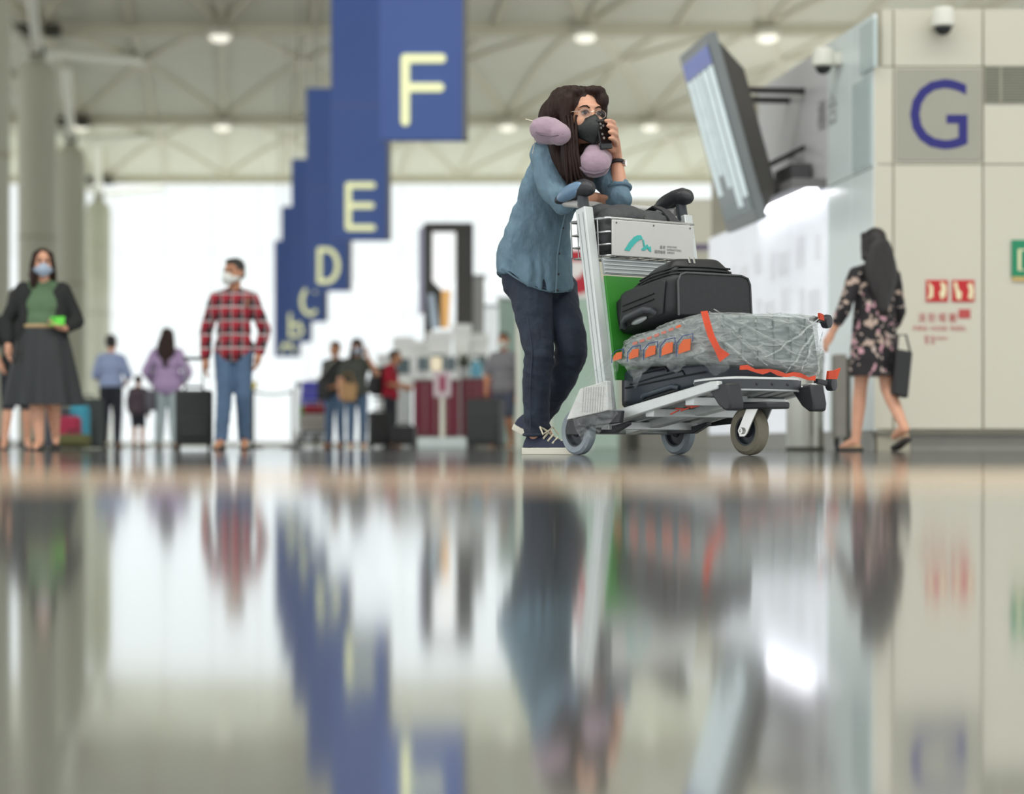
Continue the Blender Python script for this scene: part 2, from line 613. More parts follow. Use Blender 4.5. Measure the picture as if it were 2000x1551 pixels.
# ---- hanging lettered signs
M_blue = mat('sign_blue', (70, 102, 180), 0.35, var=0.05, scale=0.3)
M_blue_side = mat('sign_side_grey', (130, 128, 122), 0.5)
M_glow = mat('lit_letter', (248, 250, 196), 0.4, emit=0.42, var=0.0)
M_cable = mat('hanger_steel', (150, 150, 145), 0.4, metal=0.8)
def stroke_letter(strokes, o, sc, th, depth):
    """strokes: poly-lines in a 1 x 1 box; rounded bars facing -y"""
    b = MB()
    for q_, st in enumerate(strokes):
        pts = [o + V(p[0] * sc[0], -0.004 * q_ - 0.0011 * i_, p[1] * sc[1]) for i_, p in enumerate(st)]
        for i in range(len(pts) - 1):
            b.obox((pts[i] + pts[i + 1]) / 2, (pts[i + 1] - pts[i]), (pts[i + 1] - pts[i]).cross(V(0, 1, 0)), V(0, 1, 0), (pts[i + 1] - pts[i]).length, th, depth)
        for p in pts:
            b.cone(p - V(0, depth / 2, 0), p + V(0, depth / 2, 0), th / 2, n=16)
    return b
def arc2(cx, cy, rx, ry, a0, a1, n=14):
    return [(cx + rx * math.cos(math.radians(a0 + (a1 - a0) * i / n)), cy + ry * math.sin(math.radians(a0 + (a1 - a0) * i / n))) for i in range(n + 1)]
LET = {
    'F': [[(0, 0), (0, 1), (1, 1)], [(0, .54), (.95, .54)]],
    'E': [[(1, 1), (0, 1), (0, 0), (1, 0)], [(0, .52), (.95, .52)]],
    'D': [[(0, 0), (0, 1), (.4, 1)] + arc2(.4, .5, .6, .5, 84, -90) + [(.1, 0)]],
    'C': [arc2(.55, .5, .55, .5, 50, 310, 24)],
    'B': [[(0, 0), (0, 1), (.45, 1)] + arc2(.45, .76, .4, .24, 90, -90) + [(0, .52)], [(.45, .52)] + arc2(.5, .26, .45, .26, 90, -90) + [(0, 0)]],
    'A': [[(0, 0), (.5, 1), (1, 0)], [(.2, .35), (.8, .35)]],
}
SD = [37.0 + 17.9 * i for i in range(6)]
SX = [(823 - CX) / FPX * 37.0 - 2.34 * i for i in range(6)]
ZB = CH + (HY - 276) / FPX * 37.0
for i, ch in enumerate('FEDCBA'):
    t = thing('hanging_sign', 'tall blue hanging sign with lit yellow letter %s' % ch, 'sign', (SX[i], SD[i], ZB), 0, 'blue aisle signs hanging in a row')
    H = ZB * 1.30
    hw = 0.715
    obj('sign_panel', MB().box((-hw, -0.1, 0), (hw, 0.1, H)), M_blue, t, bevel=0.02)
    obj('edge_trim', MB().box((hw, -0.09, 0.02), (hw + 0.09, 0.25, H)), M_blue_side, t)
    obj('seam', MB().box((-hw, -0.106, H * 0.5), (hw, -0.1, H * 0.5 + 0.015)), M_blue_side, t)
    for sx in (-0.45, 0.45):
        obj('hanger_cable', MB().cone((sx, 0, H), (sx, 0, arc(((SD[i] + 13) % BAY) / BAY) + 0.55 - ZB), 0.02, n=6), M_cable, t)
    lw, lh = (0.62, 1.08) if ch != 'A' else (0.66, 1.08)
    obj('letter', stroke_letter(LET[ch], V(-0.27, -0.13, 0.32), (lw, lh), 0.15, 0.09), M_glow, t)

# ================================================================ the check-in block on the right
GD = 17.0
PXM = FPX / GD
def gx(px): return (px - CX) / PXM
def gz(py): return CH + (HY - py) / PXM
wr = struct(obj('wall_right', MB().box((gx(1706) + 0.02, GD + 0.03, 0.13), (gx(2140), GD + 0.4, gz(18))), M_gap))
cols = [(1706, 1744), (1746, 1919), (1921, 2060), (2062, 2140)]
rows = [(838, 322), (320, 131), (129, 18)]
for a, b in cols:
    for r0, r1 in rows:
        obj('wall_panel', MB().box((gx(a if not (r1 == 18 and a == 1706) else 1722) + 0.002, GD, gz(r0)), (gx(b) - 0.002, GD + 0.03, gz(r1))), M_wall, wr, bevel=0.004)
M_plinth = mat('plinth_grey', (142, 140, 132), 0.4)
struct(obj('baseboard_right', MB().box((gx(1712), GD + 0.06, 0), (gx(2140), GD + 0.4, 0.13)), M_plinth))
obj('shadow_strip', MB().box((gx(1706), GD - 0.012, 0.128), (gx(2140), GD + 0.02, 0.15)), mat('shadow_strip_grey', (112, 110, 100), 0.5), wr)  # dark strip paints the shadow line along the wall foot
# letter G plate
M_gplate = mat('letter_plate', (163, 162, 148), 0.5, var=0.02)
M_gblue = mat('letter_blue', (30, 28, 118), 0.4, var=0.02)
t = thing('aisle_letter_plate', 'square grey plate with a big dark blue letter G', 'sign', (gx(1833), GD - 0.015, gz(315)))
obj('plate', MB().box((gx(1750), GD - 0.012, gz(314)), (gx(1916), GD, gz(134))), M_gplate, t, world=True, bevel=0.003)
me = text_mesh('G', (gx(1777), GD - 0.014, gz(292)), (1, 0, 0), (0, 0, 1), gx(1889) - gx(1777), gz(155) - gz(292), 0.001)
mesh_to_local(me, t)
lo = obj('letter', me, M_gblue, t)
sm = lo.modifiers.new('thick', 'SOLIDIFY'); sm.thickness = 0.004
# ventilation grille
t = thing('vent_grille', 'dark louvred ventilation grille at the right picture edge', 'vent', (gx(1965), GD - 0.01, gz(203)))
obj('backing', MB().box((gx(1923), GD - 0.004, gz(202)), (gx(2055), GD + 0.001, gz(129))), mat('vent_dark', (92, 94, 80), 0.7), t, world=True)
obj('divider', MB().box((gx(1952), GD - 0.014, gz(202)), (gx(1956), GD - 0.004, gz(129))), mat('vent_slat', (158, 158, 140), 0.5), t, world=True)
for i in range(14):
    z = gz(200) + i * (gz(131) - gz(200)) / 13
    obj('slat', MB().box((gx(1923), GD - 0.012, z - 0.006), (gx(2055), GD - 0.004, z + 0.004)), MATS['vent_slat'], t, world=True)
# fire signs and lettering
M_red = mat('sign_red', (196, 28, 34), 0.4, var=0.02)
M_cream = mat('sign_cream', (240, 232, 190), 0.5, var=0.01)
def wall_plate(name, label, px0, py0, px1, py1, m, marks, dcol):
    t = thing(name, label, 'sign', (gx((px0 + px1) / 2), GD - 0.01, gz(py1)))
    obj('plate', MB().box((gx(px0), GD - 0.008, gz(py1)), (gx(px1), GD, gz(py0))), m, t, world=True, bevel=0.002)
    for mk in marks:
        obj('pictogram', mk, dcol, t, world=True)
    return t
def mk_poly(pts):
    return MB().prism([(gx(a), gz(b)) for a, b in pts], (0, GD - 0.012, 0), (1, 0, 0), (0, 0, 1), (0, 0.004, 0))
wall_plate('hose_reel_sign', 'left red square safety sign with a pale hose reel pictogram', 1808, 547, 1851, 590, M_red,
           [mk_poly([(1811, 550), (1822, 560), (1822, 580), (1811, 586), (1815, 574), (1815, 562)]), mk_poly([(1836, 551), (1844, 553), (1848, 562), (1846, 578), (1838, 586), (1834, 572), (1839, 566)])], M_cream)
wall_plate('extinguisher_sign', 'right red square safety sign with a pale extinguisher pictogram', 1859, 547, 1903, 590, M_red,
           [mk_poly([(1862, 553), (1868, 550), (1872, 566), (1878, 572), (1876, 586), (1868, 584), (1866, 570)]), mk_poly([(1889, 556), (1897, 552), (1901, 566), (1899, 586), (1890, 582), (1893, 568)])], M_cream)
M_redtext = mat('red_lettering', (190, 78, 76), 0.5, var=0.02)
t = thing('wall_lettering', 'faded red lettering on the cream wall below the red signs', 'lettering', (gx(1835), GD - 0.006, gz(675)))
for body, x0, x1, y0, y1 in (('消 防 喉 轆', 1793, 1868, 611, 630), ('FIRE', 1784, 1811, 637, 646), ('HOSE', 1818, 1850, 637, 646), ('REEL', 1857, 1888, 637, 646), ('緊 急', 1806, 1826, 655, 672), ('EMERGENCY', 1828, 1852, 658, 664)):
    me = text_mesh(body, (gx(x0), GD - 0.003, gz(y1)), (1, 0, 0), (0, 0, 1), gx(x1) - gx(x0), gz(y0) - gz(y1), 0.001)
    mesh_to_local(me, t)
    obj('lettering', me, M_redtext, t)
obj('pictogram', MB().box((gx(1872), GD - 0.004, gz(622)), (gx(1895), GD, gz(604))), M_redtext, t, world=True)
# green exit sign
t = thing('exit_sign', 'green emergency exit sign cut by the right picture edge', 'sign', (gx(1995), GD - 0.02, gz(546)))
obj('plate', MB().box((gx(1975), GD - 0.02, gz(541)), (gx(2060), GD, gz(469))), mat('sign_green', (20, 138, 96), 0.4, var=0.02), t, world=True, bevel=0.003)
obj('door_pictogram', MB().box((gx(1987), GD - 0.024, gz(529)), (gx(2010), GD - 0.02, gz(487))), M_cream, t, world=True)
obj('inner_pictogram', MB().box((gx(1993), GD - 0.027, gz(527)), (gx(2006), GD - 0.024, gz(490))), MATS['sign_green'], t, world=True)
obj('lower_edge', MB().box((gx(1977), GD - 0.018, gz(549)), (gx(2056), GD, gz(541))), mat('edge_yellow', (206, 178, 110), 0.5), t, world=True)

# side wall, receding to the left
cor = V(gx(1706), GD, 0)
U = V(-0.131, 1, 0).normalized()
NRM = V(-1, -0.131, 0).normalized()
def sw(u, n, z):
    return cor + U * u + NRM * n + V(0, 0, z)
def sbox(u0, u1, n0, n1, z0, z1):
    return MB().hexa([sw(u0, n0, z0), sw(u1, n0, z0), sw(u1, n1, z0), sw(u0, n1, z0), sw(u0, n0, z1), sw(u1, n0, z1), sw(u1, n1, z1), sw(u0, n1, z1)])
M_side = mat('white_glazed_panel', (226, 236, 236), 0.25, var=0.015, scale=0.6)
M_side2 = mat('pale_blue_glass_panel', (196, 212, 212), 0.2, var=0.02)
M_sidegrey = mat('light_grey_panel', (214, 214, 216), 0.35, var=0.02)
ws = struct(obj('wall_side', sbox(0.0, 5.9, -0.3, -0.03, 0.0, 3.46), M_gap))
for u0, u1 in ((0.0, 0.62), (0.63, 1.3)):
    obj('wall_panel', sbox(u0, u1, -0.03, 0, 0.16, 2.24), M_side, ws, bevel=0.003)
    obj('wall_panel', sbox(u0, u1, -0.03, 0, 2.25, 3.46), M_side, ws, bevel=0.003)
obj('glass_panel', sbox(0.05, 0.55, 0, 0.012, 2.27, 2.98), M_side2, ws, bevel=0.003)
obj('glass_panel', sbox(-0.1, 0.28, 0, 0.03, 3.02, 3.4), M_side2, ws, bevel=0.003)
for u0, u1 in ((1.31, 2.4), (2.41, 3.75)):
    obj('wall_panel', sbox(u0, u1, -0.03, 0, 2.25, 3.46), M_sidegrey, ws, bevel=0.003)
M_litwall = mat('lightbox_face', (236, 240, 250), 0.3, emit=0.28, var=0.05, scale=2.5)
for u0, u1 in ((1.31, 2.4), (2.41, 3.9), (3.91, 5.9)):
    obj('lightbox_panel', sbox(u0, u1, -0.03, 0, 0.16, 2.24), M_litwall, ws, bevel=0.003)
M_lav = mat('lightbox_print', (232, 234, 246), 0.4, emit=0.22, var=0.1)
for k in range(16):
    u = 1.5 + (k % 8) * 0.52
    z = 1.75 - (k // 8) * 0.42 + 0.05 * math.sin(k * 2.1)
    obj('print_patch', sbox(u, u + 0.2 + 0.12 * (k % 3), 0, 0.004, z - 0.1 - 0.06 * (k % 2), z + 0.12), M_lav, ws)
obj('plinth', sbox(0.02, 5.9, -0.02, 0.01, 0, 0.155), M_plinth, ws)
# lettering on the upper side wall
for ch, uu in (('櫃', 1.62), ('台', 1.28)):
    me = text_mesh(ch, sw(uu, 0.004, 2.75), -U, (0, 0, 1), 0.26, 0.26, 0.001)
    obj('lettering', me, mat('grey_lettering', (150, 150, 150), 0.5), ws)
# light ledge
t = thing('light_ledge', 'narrow ledge with a bright lamp strip under the big tilted screen', 'lamp', sw(2.6, 0.1, 2.2))
obj('ledge_board', sbox(1.35, 3.75, 0, 0.3, 2.24, 2.32), mat('ledge_grey', (120, 118, 118), 0.45), t, world=True, bevel=0.006)
obj('lamp_strip', sbox(1.4, 3.7, 0.06, 0.16, 2.222, 2.242), mat('lamp_strip', (250, 250, 255), 0.3, emit=5.0, var=0.0), t, world=True)
obj('ledge_box', sbox(1.75, 2.35, 0.02, 0.2, 2.32, 2.5), mat('box_grey', (78, 76, 78), 0.5), t, world=True, bevel=0.006)

# big tilted display
t = thing('tilted_display', 'large flat display tilted downwards on brackets above the side wall', 'display', sw(2.2, 0.7, 2.0))
A0 = V(1.683, 18.6, 3.61); A1 = V(2.126, 18.6, 1.99)
dirv = (A1 - A0).normalized()
dirU = U
nrm = dirU.cross(dirv).normalized()
if nrm.x > 0: nrm = -nrm
Wd, Hd = 1.15, (A1 - A0).length
def dp(u, v, n):
    return A0 + dirU * u * Wd + dirv * v * Hd + nrm * n
def dbox(u0, u1, v0, v1, n0, n1):
    return MB().hexa([dp(u0, v0, n0), dp(u1, v0, n0), dp(u1, v1, n0), dp(u0, v1, n0), dp(u0, v0, n1), dp(u1, v0, n1), dp(u1, v1, n1), dp(u0, v1, n1)])
obj('bezel', dbox(0, 1, 0, 1, -0.09, 0), mat('bezel_grey', (122, 128, 128), 0.35, metal=0.3), t, world=True, bevel=0.008)
obj('casing', MB().hexa([dp(.03, .04, -.09), dp(.97, .04, -.09), dp(.97, .97, -.09), dp(.03, .97, -.09), dp(.06, .22, -.26), dp(.94, .22, -.26), dp(.94, .86, -.26), dp(.06, .86, -.26)]), mat('casing_dark', (70, 68, 64), 0.6), t, world=True, bevel=0.01)
scr = obj('screen', dbox(.04, .96, .05, .94, 0, 0.006), mat('screen_dark', (66, 82, 84), 0.15, emit=0.25, var=0.1), t, world=True)
M_rowl = mat('screen_row_light', (200, 216, 218), 0.3, emit=0.5, var=0.12, scale=9)
M_rowh = mat('screen_header', (58, 76, 148), 0.3, emit=0.5, var=0.05)
obj('screen_header', dbox(.05, .95, .055, .15, 0.006, 0.008), M_rowh, scr, world=True)
for k, (u, v1) in enumerate(((.06, .86), (.27, .90), (.47, .78), (.62, .70), (.80, .80))):
    obj('screen_column', dbox(u, u + (.15, .14, .10, .13, .13)[k], .16, v1, 0.006, 0.008), M_rowl, scr, world=True)
M_brk = mat('bracket_black', (38, 36, 38), 0.5)
for u in (.3, .75):
    p = dp(u, .3, -.22)
    q = p + (-NRM) * ((p - cor).dot(NRM)); q.z = p.z
    obj('bracket', MB().bar(p, q, 0.05, 0.05), M_brk, t, world=True)
    p2 = dp(u, .74, -.2)
    q2 = V(q.x, q.y, p2.z + 0.22)
    obj('bracket', MB().bar(p2, q2, 0.045, 0.045), M_brk, t, world=True)

# dome cameras
def dome(label, c, n, u):
    t = thing('dome_camera', label, 'camera', c)
    c = Vector(c); n = Vector(n); u = Vector(u)
    obj('wall_mount', MB().obox(c + n * 0.03, u, V(0, 0, 1), n, 0.16, 0.1, 0.07), M_white_paint, t, world=True, bevel=0.01)
    obj('housing', MB().lathe([(0.03, 0.1), (0.08, 0.09), (0.095, 0.02), (0.095, -0.05), (0.08, -0.06)], c + n * 0.14), M_white_paint, t, world=True, smooth=True)
    obj('dome', MB().ell(c + n * 0.14 + V(0, 0, -0.06), (0.07, 0.07, 0.065)), mat('smoked_dome', (40, 42, 44), 0.12), t, world=True, smooth=True)
dome('white dome camera above the letter G plate', (gx(1835), GD - 0.0, gz(45)), (0, -1, 0), (1, 0, 0))
dome('white dome camera high on the side wall', sw(0.95, 0, 3.26), NRM, U)

# the next block behind: cream wall with a dark lettering strip
BD = 30.2
def bx(px): return (px - CX) / FPX * BD
def bz(py): return CH + (HY - py) / FPX * BD
wb = struct(obj('wall_back', MB().box((bx(1150), BD + 0.05, 0), (bx(1700), BD + 0.5, bz(388))), M_gap))
for a, b in ((1150, 1240), (1241, 1330), (1331, 1420), (1421, 1510)):
    for r0, r1 in ((830, 640), (638, 500), (498, 388)):
        obj('wall_panel', MB().box((bx(a), BD, bz(r0)), (bx(b), BD + 0.05, bz(r1))), M_wall, wb, bevel=0.005)
obj('plinth', MB().box((bx(1150), BD + 0.03, 0), (bx(1510), BD + 0.1, bz(830))), M_plinth, wb)
obj('lettering_strip', MB().box((bx(1354), BD - 0.01, bz(489)), (bx(1396), BD, bz(477))), mat('strip_purple', (98, 88, 120), 0.5), wb)
obj('foot', MB().box((bx(1228), BD - 0.06, 0), (bx(1248), BD + 0.03, bz(835))), M_steel_dark, wb)
G_green = mat('sea_green_panel', (174, 196, 182), 0.3, var=0.04, scale=1.5)
wg = struct(obj('wall_partition', MB().box((bx(1012), BD - 1.2, 0), (bx(1200), BD - 1.1, bz(560))), G_green, bevel=0.01))
for px in (1012, 1070, 1128):
    obj('partition_post', MB().box((bx(px) - 0.03, BD - 1.24, 0), (bx(px) + 0.03, BD - 1.06, bz(556))), M_white_paint, wg, bevel=0.005)
# ================================================================ luggage trolley
M_alu = mat('brushed_aluminium', (214, 219, 218), 0.35, metal=0.3, var=0.04, scale=30, stretch=(1, 1, 0.1))
M_alu2 = mat('dull_aluminium', (168, 174, 174), 0.4, metal=0.5, var=0.05)  # duller grey aluminium for slats, axle and small fittings
M_black_pl = mat('black_plastic', (44, 46, 50), 0.45, var=0.1, bump=0.05)
M_grey_pl = mat('charcoal_plastic', (62, 66, 70), 0.42, var=0.1, bump=0.05)
M_tyre = mat('blue_grey_rubber', (142, 152, 160), 0.6, var=0.12, scale=20)
M_tyre2 = mat('brown_grey_rubber', (122, 116, 100), 0.65, var=0.15, scale=20)
M_hub = mat('hub_plastic', (46, 52, 58), 0.4)
M_bolt = mat('bright_bolt', (225, 225, 220), 0.2, metal=0.9)
M_panelw = mat('pale_grey_board', (205, 204, 200), 0.4, var=0.02)
M_ribw = mat('white_ribbed_plastic', (226, 226, 222), 0.45, var=0.02)
M_green = mat('green_board', (48, 130, 40), 0.4, var=0.05)
M_teal = mat('logo_teal', (62, 184, 176), 0.4, var=0.08)
M_ink = mat('dark_ink', (86, 84, 86), 0.5)
M_wire = mat('chrome_wire', (206, 208, 208), 0.25, metal=0.7)
M_gloss = mat('glossy_blue_grip', (110, 140, 168), 0.12, var=0.25, scale=9)
TX, TY_, TA = 0.485, 8.9, math.radians(-54)

def build_trolley(label, loc, rz, group, fancy=True):
    t = thing('luggage_trolley', label, 'trolley', loc, rz, group)
    HWD = 0.265
    def deckz(x): return 0.128 + 0.172 * x
    # rear wheels
    for s in (-1, 1):
        y = s * HWD
        R = 0.095
        w = obj('rear_wheel', MB().lathe([(0.062, -0.02), (0.084, -0.024), (0.094, -0.014), (R, 0), (0.094, 0.014), (0.084, 0.024), (0.062, 0.02), (0.062, -0.02)], (0, y, R), (0, 1, 0), 40), M_tyre, t, smooth=True)
        obj('hub', MB().lathe([(0.0, -0.012), (0.02, -0.018), (0.022, -0.010), (0.05, -0.006), (0.056, -0.018), (0.063, -0.018), (0.063, 0.018), (0.05, 0.006), (0.02, 0.018), (0.0, 0.018)], (0, y, R), (0, 1, 0), 32), M_hub, w, smooth=True)
        obj('axle_bolt', MB().lathe([(0.0, -0.03), (0.010, -0.03), (0.011, 0.03), (0.0, 0.03)], (-0.005, y, R), (0, 1, 0), 12), M_bolt, w, smooth=True)
        yy = s * (HWD + 0.03)
        # white ribbed side cover and dark bracket
        poly = [(-0.03, 0.142), (0.062, 0.268), (0.235, 0.296), (0.246, 0.178)]
        cv = obj('side_cover', MB().prism(poly, (0, yy - 0.012, 0), (1, 0, 0), (0, 0, 1), (0, 0.024, 0)), M_ribw, t, bevel=0.004)
        for k in range(9):
            x = 0.085 + k * 0.016
            obj('rib', MB().obox((x, yy + s * 0.0135, 0.222), (1, 0, 0), (0.1, 0, 1), (0, 1, 0), 0.004, 0.10, 0.003), M_panelw, cv)
        obj('wheel_bracket', MB().prism([(-0.02, 0.140), (0.246, 0.176), (0.33, 0.176), (0.32, 0.128), (0.12, 0.115), (0.05, 0.08), (-0.03, 0.082), (-0.028, 0.12)], (0, yy - 0.014, 0), (1, 0, 0), (0, 0, 1), (0, 0.020, 0)), M_black_pl, t, bevel=0.004)
        # inner bracket block with brake arm
        yi = s * (HWD - 0.055)
        br = obj('brake_block', MB().prism([(-0.11, 0.178), (0.03, 0.186), (0.045, 0.128), (0.17, 0.118), (0.26, 0.135), (0.26, 0.122), (0.175, 0.088), (-0.085, 0.088)], (0, yi - 0.014, 0), (1, 0, 0), (0, 0, 1), (0, 0.028, 0)), M_grey_pl, t, bevel=0.004)
        for bx_, bz_ in ((-0.075, 0.158), (-0.062, 0.118)):
            obj('bolt', MB().ell((bx_, yi - 0.016, bz_), (0.009, 0.005, 0.009), None, 10, 6), M_bolt, br, smooth=True)
        # upright
        p0, p1 = V(0.195, s * HWD, 0.15), V(0.037, s * HWD, 1.0)
        up = obj('upright', MB().bar(p0, p1, 0.045, 0.06, up=(1, 0, 0)), M_alu, t, bevel=0.004)
        d = (p1 - p0).normalized()
        side = V(d.z, 0, -d.x)
        for o_ in (-0.012, 0.016):
            obj('groove', MB().obox((p0 + p1) / 2 + side * o_ + V(0, s * 0.0228, 0), d, side, V(0, 1, 0), 0.82, 0.004, 0.002), M_alu2, up)
        # deck rail
        obj('deck_rail', MB().prism([(0.08, deckz(0.08) + 0.012), (0.80, deckz(0.80) + 0.014), (0.84, deckz(.84) + 0.008), (0.84, deckz(0.84) - 0.022), (0.10, deckz(0.10) - 0.036)], (0, s * 0.245 - 0.014, 0), (1, 0, 0), (0, 0, 1), (0, 0.028, 0)), M_alu, t, bevel=0.004)
        # corner bumper
        yb = s * 0.215
        cb = obj('corner_bumper', MB().prism([(0.77, 0.258), (0.80, 0.228), (0.835, 0.190), (0.875, 0.168), (0.90, 0.172), (0.905, 0.20), (0.885, 0.275)], (0, yb - 0.035, 0), (1, 0, 0), (0, 0, 1), (0, 0.07, 0)), M_black_pl, t, bevel=0.008)
        for k, (x, z) in enumerate(((0.787, 0.255), (0.815, 0.262), (0.838, 0.266))):
            obj('rivet', MB().ell((x, yb - 0.037, z), (0.005, 0.004, 0.005), None, 10, 6), M_bolt, cb, smooth=True)
    # deck slats
    for k in range(6):
        y = -0.185 + k * 0.074
        obj('deck_slat', MB().prism([(0.10, deckz(.10) - 0.004), (0.82, deckz(.82) - 0.004), (0.82, deckz(.82) - 0.018), (0.10, deckz(.10) - 0.018)], (0, y - 0.024, 0), (1, 0, 0), (0, 0, 1), (0, 0.048, 0)), M_alu2, t)
    for x in (0.14, 0.42, 0.66):
        obj('cross_beam', MB().box((x - 0.025, -0.24, deckz(x) - 0.05), (x + 0.025, 0.24, deckz(x) - 0.018)), M_alu, t, bevel=0.003)
    # rear axle and front spine
    obj('rear_axle', MB().cone((0, -0.25, 0.095), (0, 0.25, 0.095), 0.011, n=12), M_alu2, t, smooth=True)
    obj('spine', MB().bar((0.0, 0, 0.10), (0.70, 0, 0.215), 0.05, 0.035), M_alu, t, bevel=0.004)
    # curved front rail with black strip
    fr = [V(0.70, -0.245, deckz(.7) + 0.004)] + [V(0.70 + 0.135 * math.sin(a), -0.12 - 0.125 * math.cos(a), 0.262 + 0.012 * math.sin(a)) for a in [math.pi / 2 * i / 5 for i in range(6)]]
    fr = fr + [V(p.x, -p.y, p.z) for p in reversed(fr)]
    rail = obj('front_rail', MB().tube([p + V(0, 0, 0.020) for p in fr], 0.007, 8), M_alu, t, smooth=True)
    obj('rail_lower_edge', MB().tube([p + V(0, 0, -0.022) for p in fr], 0.006, 8), M_alu, rail, smooth=True)
    sec = []
    for i, p in enumerate(fr):
        d_ = (fr[min(i + 1, len(fr) - 1)] - fr[max(i - 1, 0)]); d_.z = 0
        nn = V(d_.y, -d_.x, 0).normalized() * 0.007
        sec.append([p - nn + V(0, 0, -.020), p + nn + V(0, 0, -.020), p + nn + V(0, 0, .018), p - nn + V(0, 0, .018)])
    obj('bumper_strip', MB().loft(sec), M_grey_pl, rail, smooth=True)
    for y in (-0.06, 0.02, 0.10):
        obj('rivet', MB().ell((0.843, y, 0.274), (0.003, 0.006, 0.006), None, 10, 6), M_black_pl, rail, smooth=True)
    # front caster
    cp = obj('caster_plate', MB().box((0.64, -0.06, 0.178), (0.90, 0.06, 0.205)), M_black_pl, t, bevel=0.008)
    R = 0.095
    c = V(0.735, 0, R)
    cw = obj('caster_wheel', MB().lathe([(0.058, -0.022), (0.080, -0.027), (0.093, -0.016), (R, 0), (0.093, 0.016), (0.080, 0.027), (0.058, 0.022), (0.058, -0.022)], c, (0, 1, 0), 40), M_tyre2, t, smooth=True)
    obj('hub', MB().lathe([(0.0, -0.014), (0.024, -0.02), (0.026, -0.010), (0.048, -0.006), (0.052, -0.02), (0.059, -0.02), (0.059, 0.02), (0.024, 0.02), (0.0, 0.014)], c, (0, 1, 0), 32), M_hub, cw, smooth=True)
    for s in (-1, 1):
        fk = obj('fork', MB().prism([(0.765, 0.19), (0.83, 0.19), (0.765, 0.085), (0.75, 0.072), (0.72, 0.072), (0.712, 0.10)], (0, s * 0.036 - 0.003, 0), (1, 0, 0), (0, 0, 1), (0, 0.006, 0)), M_bolt if s < 0 else M_alu2, t, bevel=0.002)
        obj('nut', MB().lathe([(0.0, 0), (0.013, 0), (0.013, 0.009), (0.006, 0.009), (0.0, 0.013)], (0.735, s * 0.039, R), (0, s, 0), 8), M_bolt, fk)
    # handle: light rail with two dark paddle grips
    hb = [V(0.0, -0.255, 1.02), V(-0.10, -0.255, 1.035), V(-0.135, -0.22, 1.04), V(-0.14, 0.0, 1.04), V(-0.135, 0.22, 1.04), V(-0.10, 0.255, 1.035), V(0.0, 0.255, 1.02)]
    obj('handle_bar', MB().tube(hb, 0.017, 12), M_panelw, t, smooth=True)
    for s in (-1, 1):
        prof = [(-0.155, 1.03, .012, .016), (-0.125, 1.048, .022, .03), (-0.075, 1.066, .030, .038), (-0.02, 1.079, .036, .04), (0.035, 1.083, .038, .038), (0.07, 1.08, .030, .03), (0.09, 1.074, .012, .014)]
        rings = []
        for x, z, rz_, ry in prof:
            rings.append([V(x, s * 0.262 + ry * math.cos(a), z + rz_ * math.sin(a)) for a in [2 * math.pi * i / 20 for i in range(20)]])
        g = obj('grip', MB().loft(rings), M_black_pl, t, smooth=True, sharp=180)
        obj('grip_inlay', MB().ell((-0.03, s * 0.262 - 0.022, 1.072), (0.092, 0.026, 0.031), Matrix.Rotation(math.radians(-14), 3, 'Y'), 20, 12), M_gloss if s < 0 else M_black_pl, g, smooth=True)
        obj('grip_post', MB().cone((0.035, s * 0.262, 0.98), (0.02, s * 0.262, 1.06), 0.024, 0.022, 16), M_grey_pl, t, smooth=True)
    # basket
    pl = obj('front_panel', MB().box((0.150, -0.215, 0.803), (0.158, 0.215, 0.948)), M_panelw, t, bevel=0.003)
    for y in (-0.195, 0.0, 0.195):
        obj('rivet', MB().ell((0.159, y, 0.936), (0.002, 0.004, 0.004), None, 8, 6), M_ink, pl)
    wires = []
    def loop(z, x0, x1, y0, y1, r=0.02):
        pts = []
        for cx_, cy_, a0 in ((x1 - r, y1 - r, 0), (x0 + r, y1 - r, 90), (x0 + r, y0 + r, 180), (x1 - r, y0 + r, 270)):
            for k in range(5):
                a = math.radians(a0 + 90 * k / 4)
                pts.append(V(cx_ + r * math.cos(a), cy_ + r * math.sin(a), z))
        return pts
    for z, g in ((0.955, 0.0), (0.90, 0.004), (0.85, 0.008), (0.805, 0.012)):
        obj('basket_wire', MB().tube(loop(z, -0.105 + g, 0.147, -0.235 + g, 0.235 - g), 0.0035 if z < .95 else 0.005, 6, closed=True), M_wire, t, smooth=True)
    for x in (-0.09, -0.03, 0.085):
        for s in (-1, 1):
            obj('basket_wire', MB().tube([V(x, s * 0.235, 0.955), V(x, s * 0.228, 0.81), V(x, s * 0.21, 0.803)], 0.003, 6), M_wire, t, smooth=True)
    for k in range(7):
        y = -0.19 + k * 0.0633
        obj('basket_wire', MB().tube([V(-0.105, y, 0.955), V(-0.095, y, 0.805), V(0.147, y, 0.803)], 0.003, 6), M_wire, t, smooth=True)
    # ribbed plate and green board between the uprights
    obj('ribbed_plate', MB().prism([(0.115, 0.795), (0.128, 0.795), (0.142, 0.728), (0.129, 0.728)], (0, -0.24, 0), (1, 0, 0), (0, 0, 1), (0, 0.48, 0)), M_alu2, t, bevel=0.002)
    for k in range(4):
        obj('plate_rib', MB().bar((0.132 + k * 0.0033, -0.24, 0.785 - k * 0.016), (0.132 + k * 0.0033, 0.24, 0.785 - k * 0.016), 0.006, 0.004), M_alu, t)
    obj('green_board', MB().prism([(0.130, 0.722), (0.142, 0.722), (0.215, 0.30), (0.203, 0.30)], (0, -0.24, 0), (1, 0, 0), (0, 0, 1), (0, 0.48, 0)), M_green, t, bevel=0.002)
    return t, pl

trolley, front_panel = build_trolley('aluminium luggage trolley loaded with three suitcases, pushed by the leaning woman', (TX, TY_, 0), TA, 'luggage trolleys')
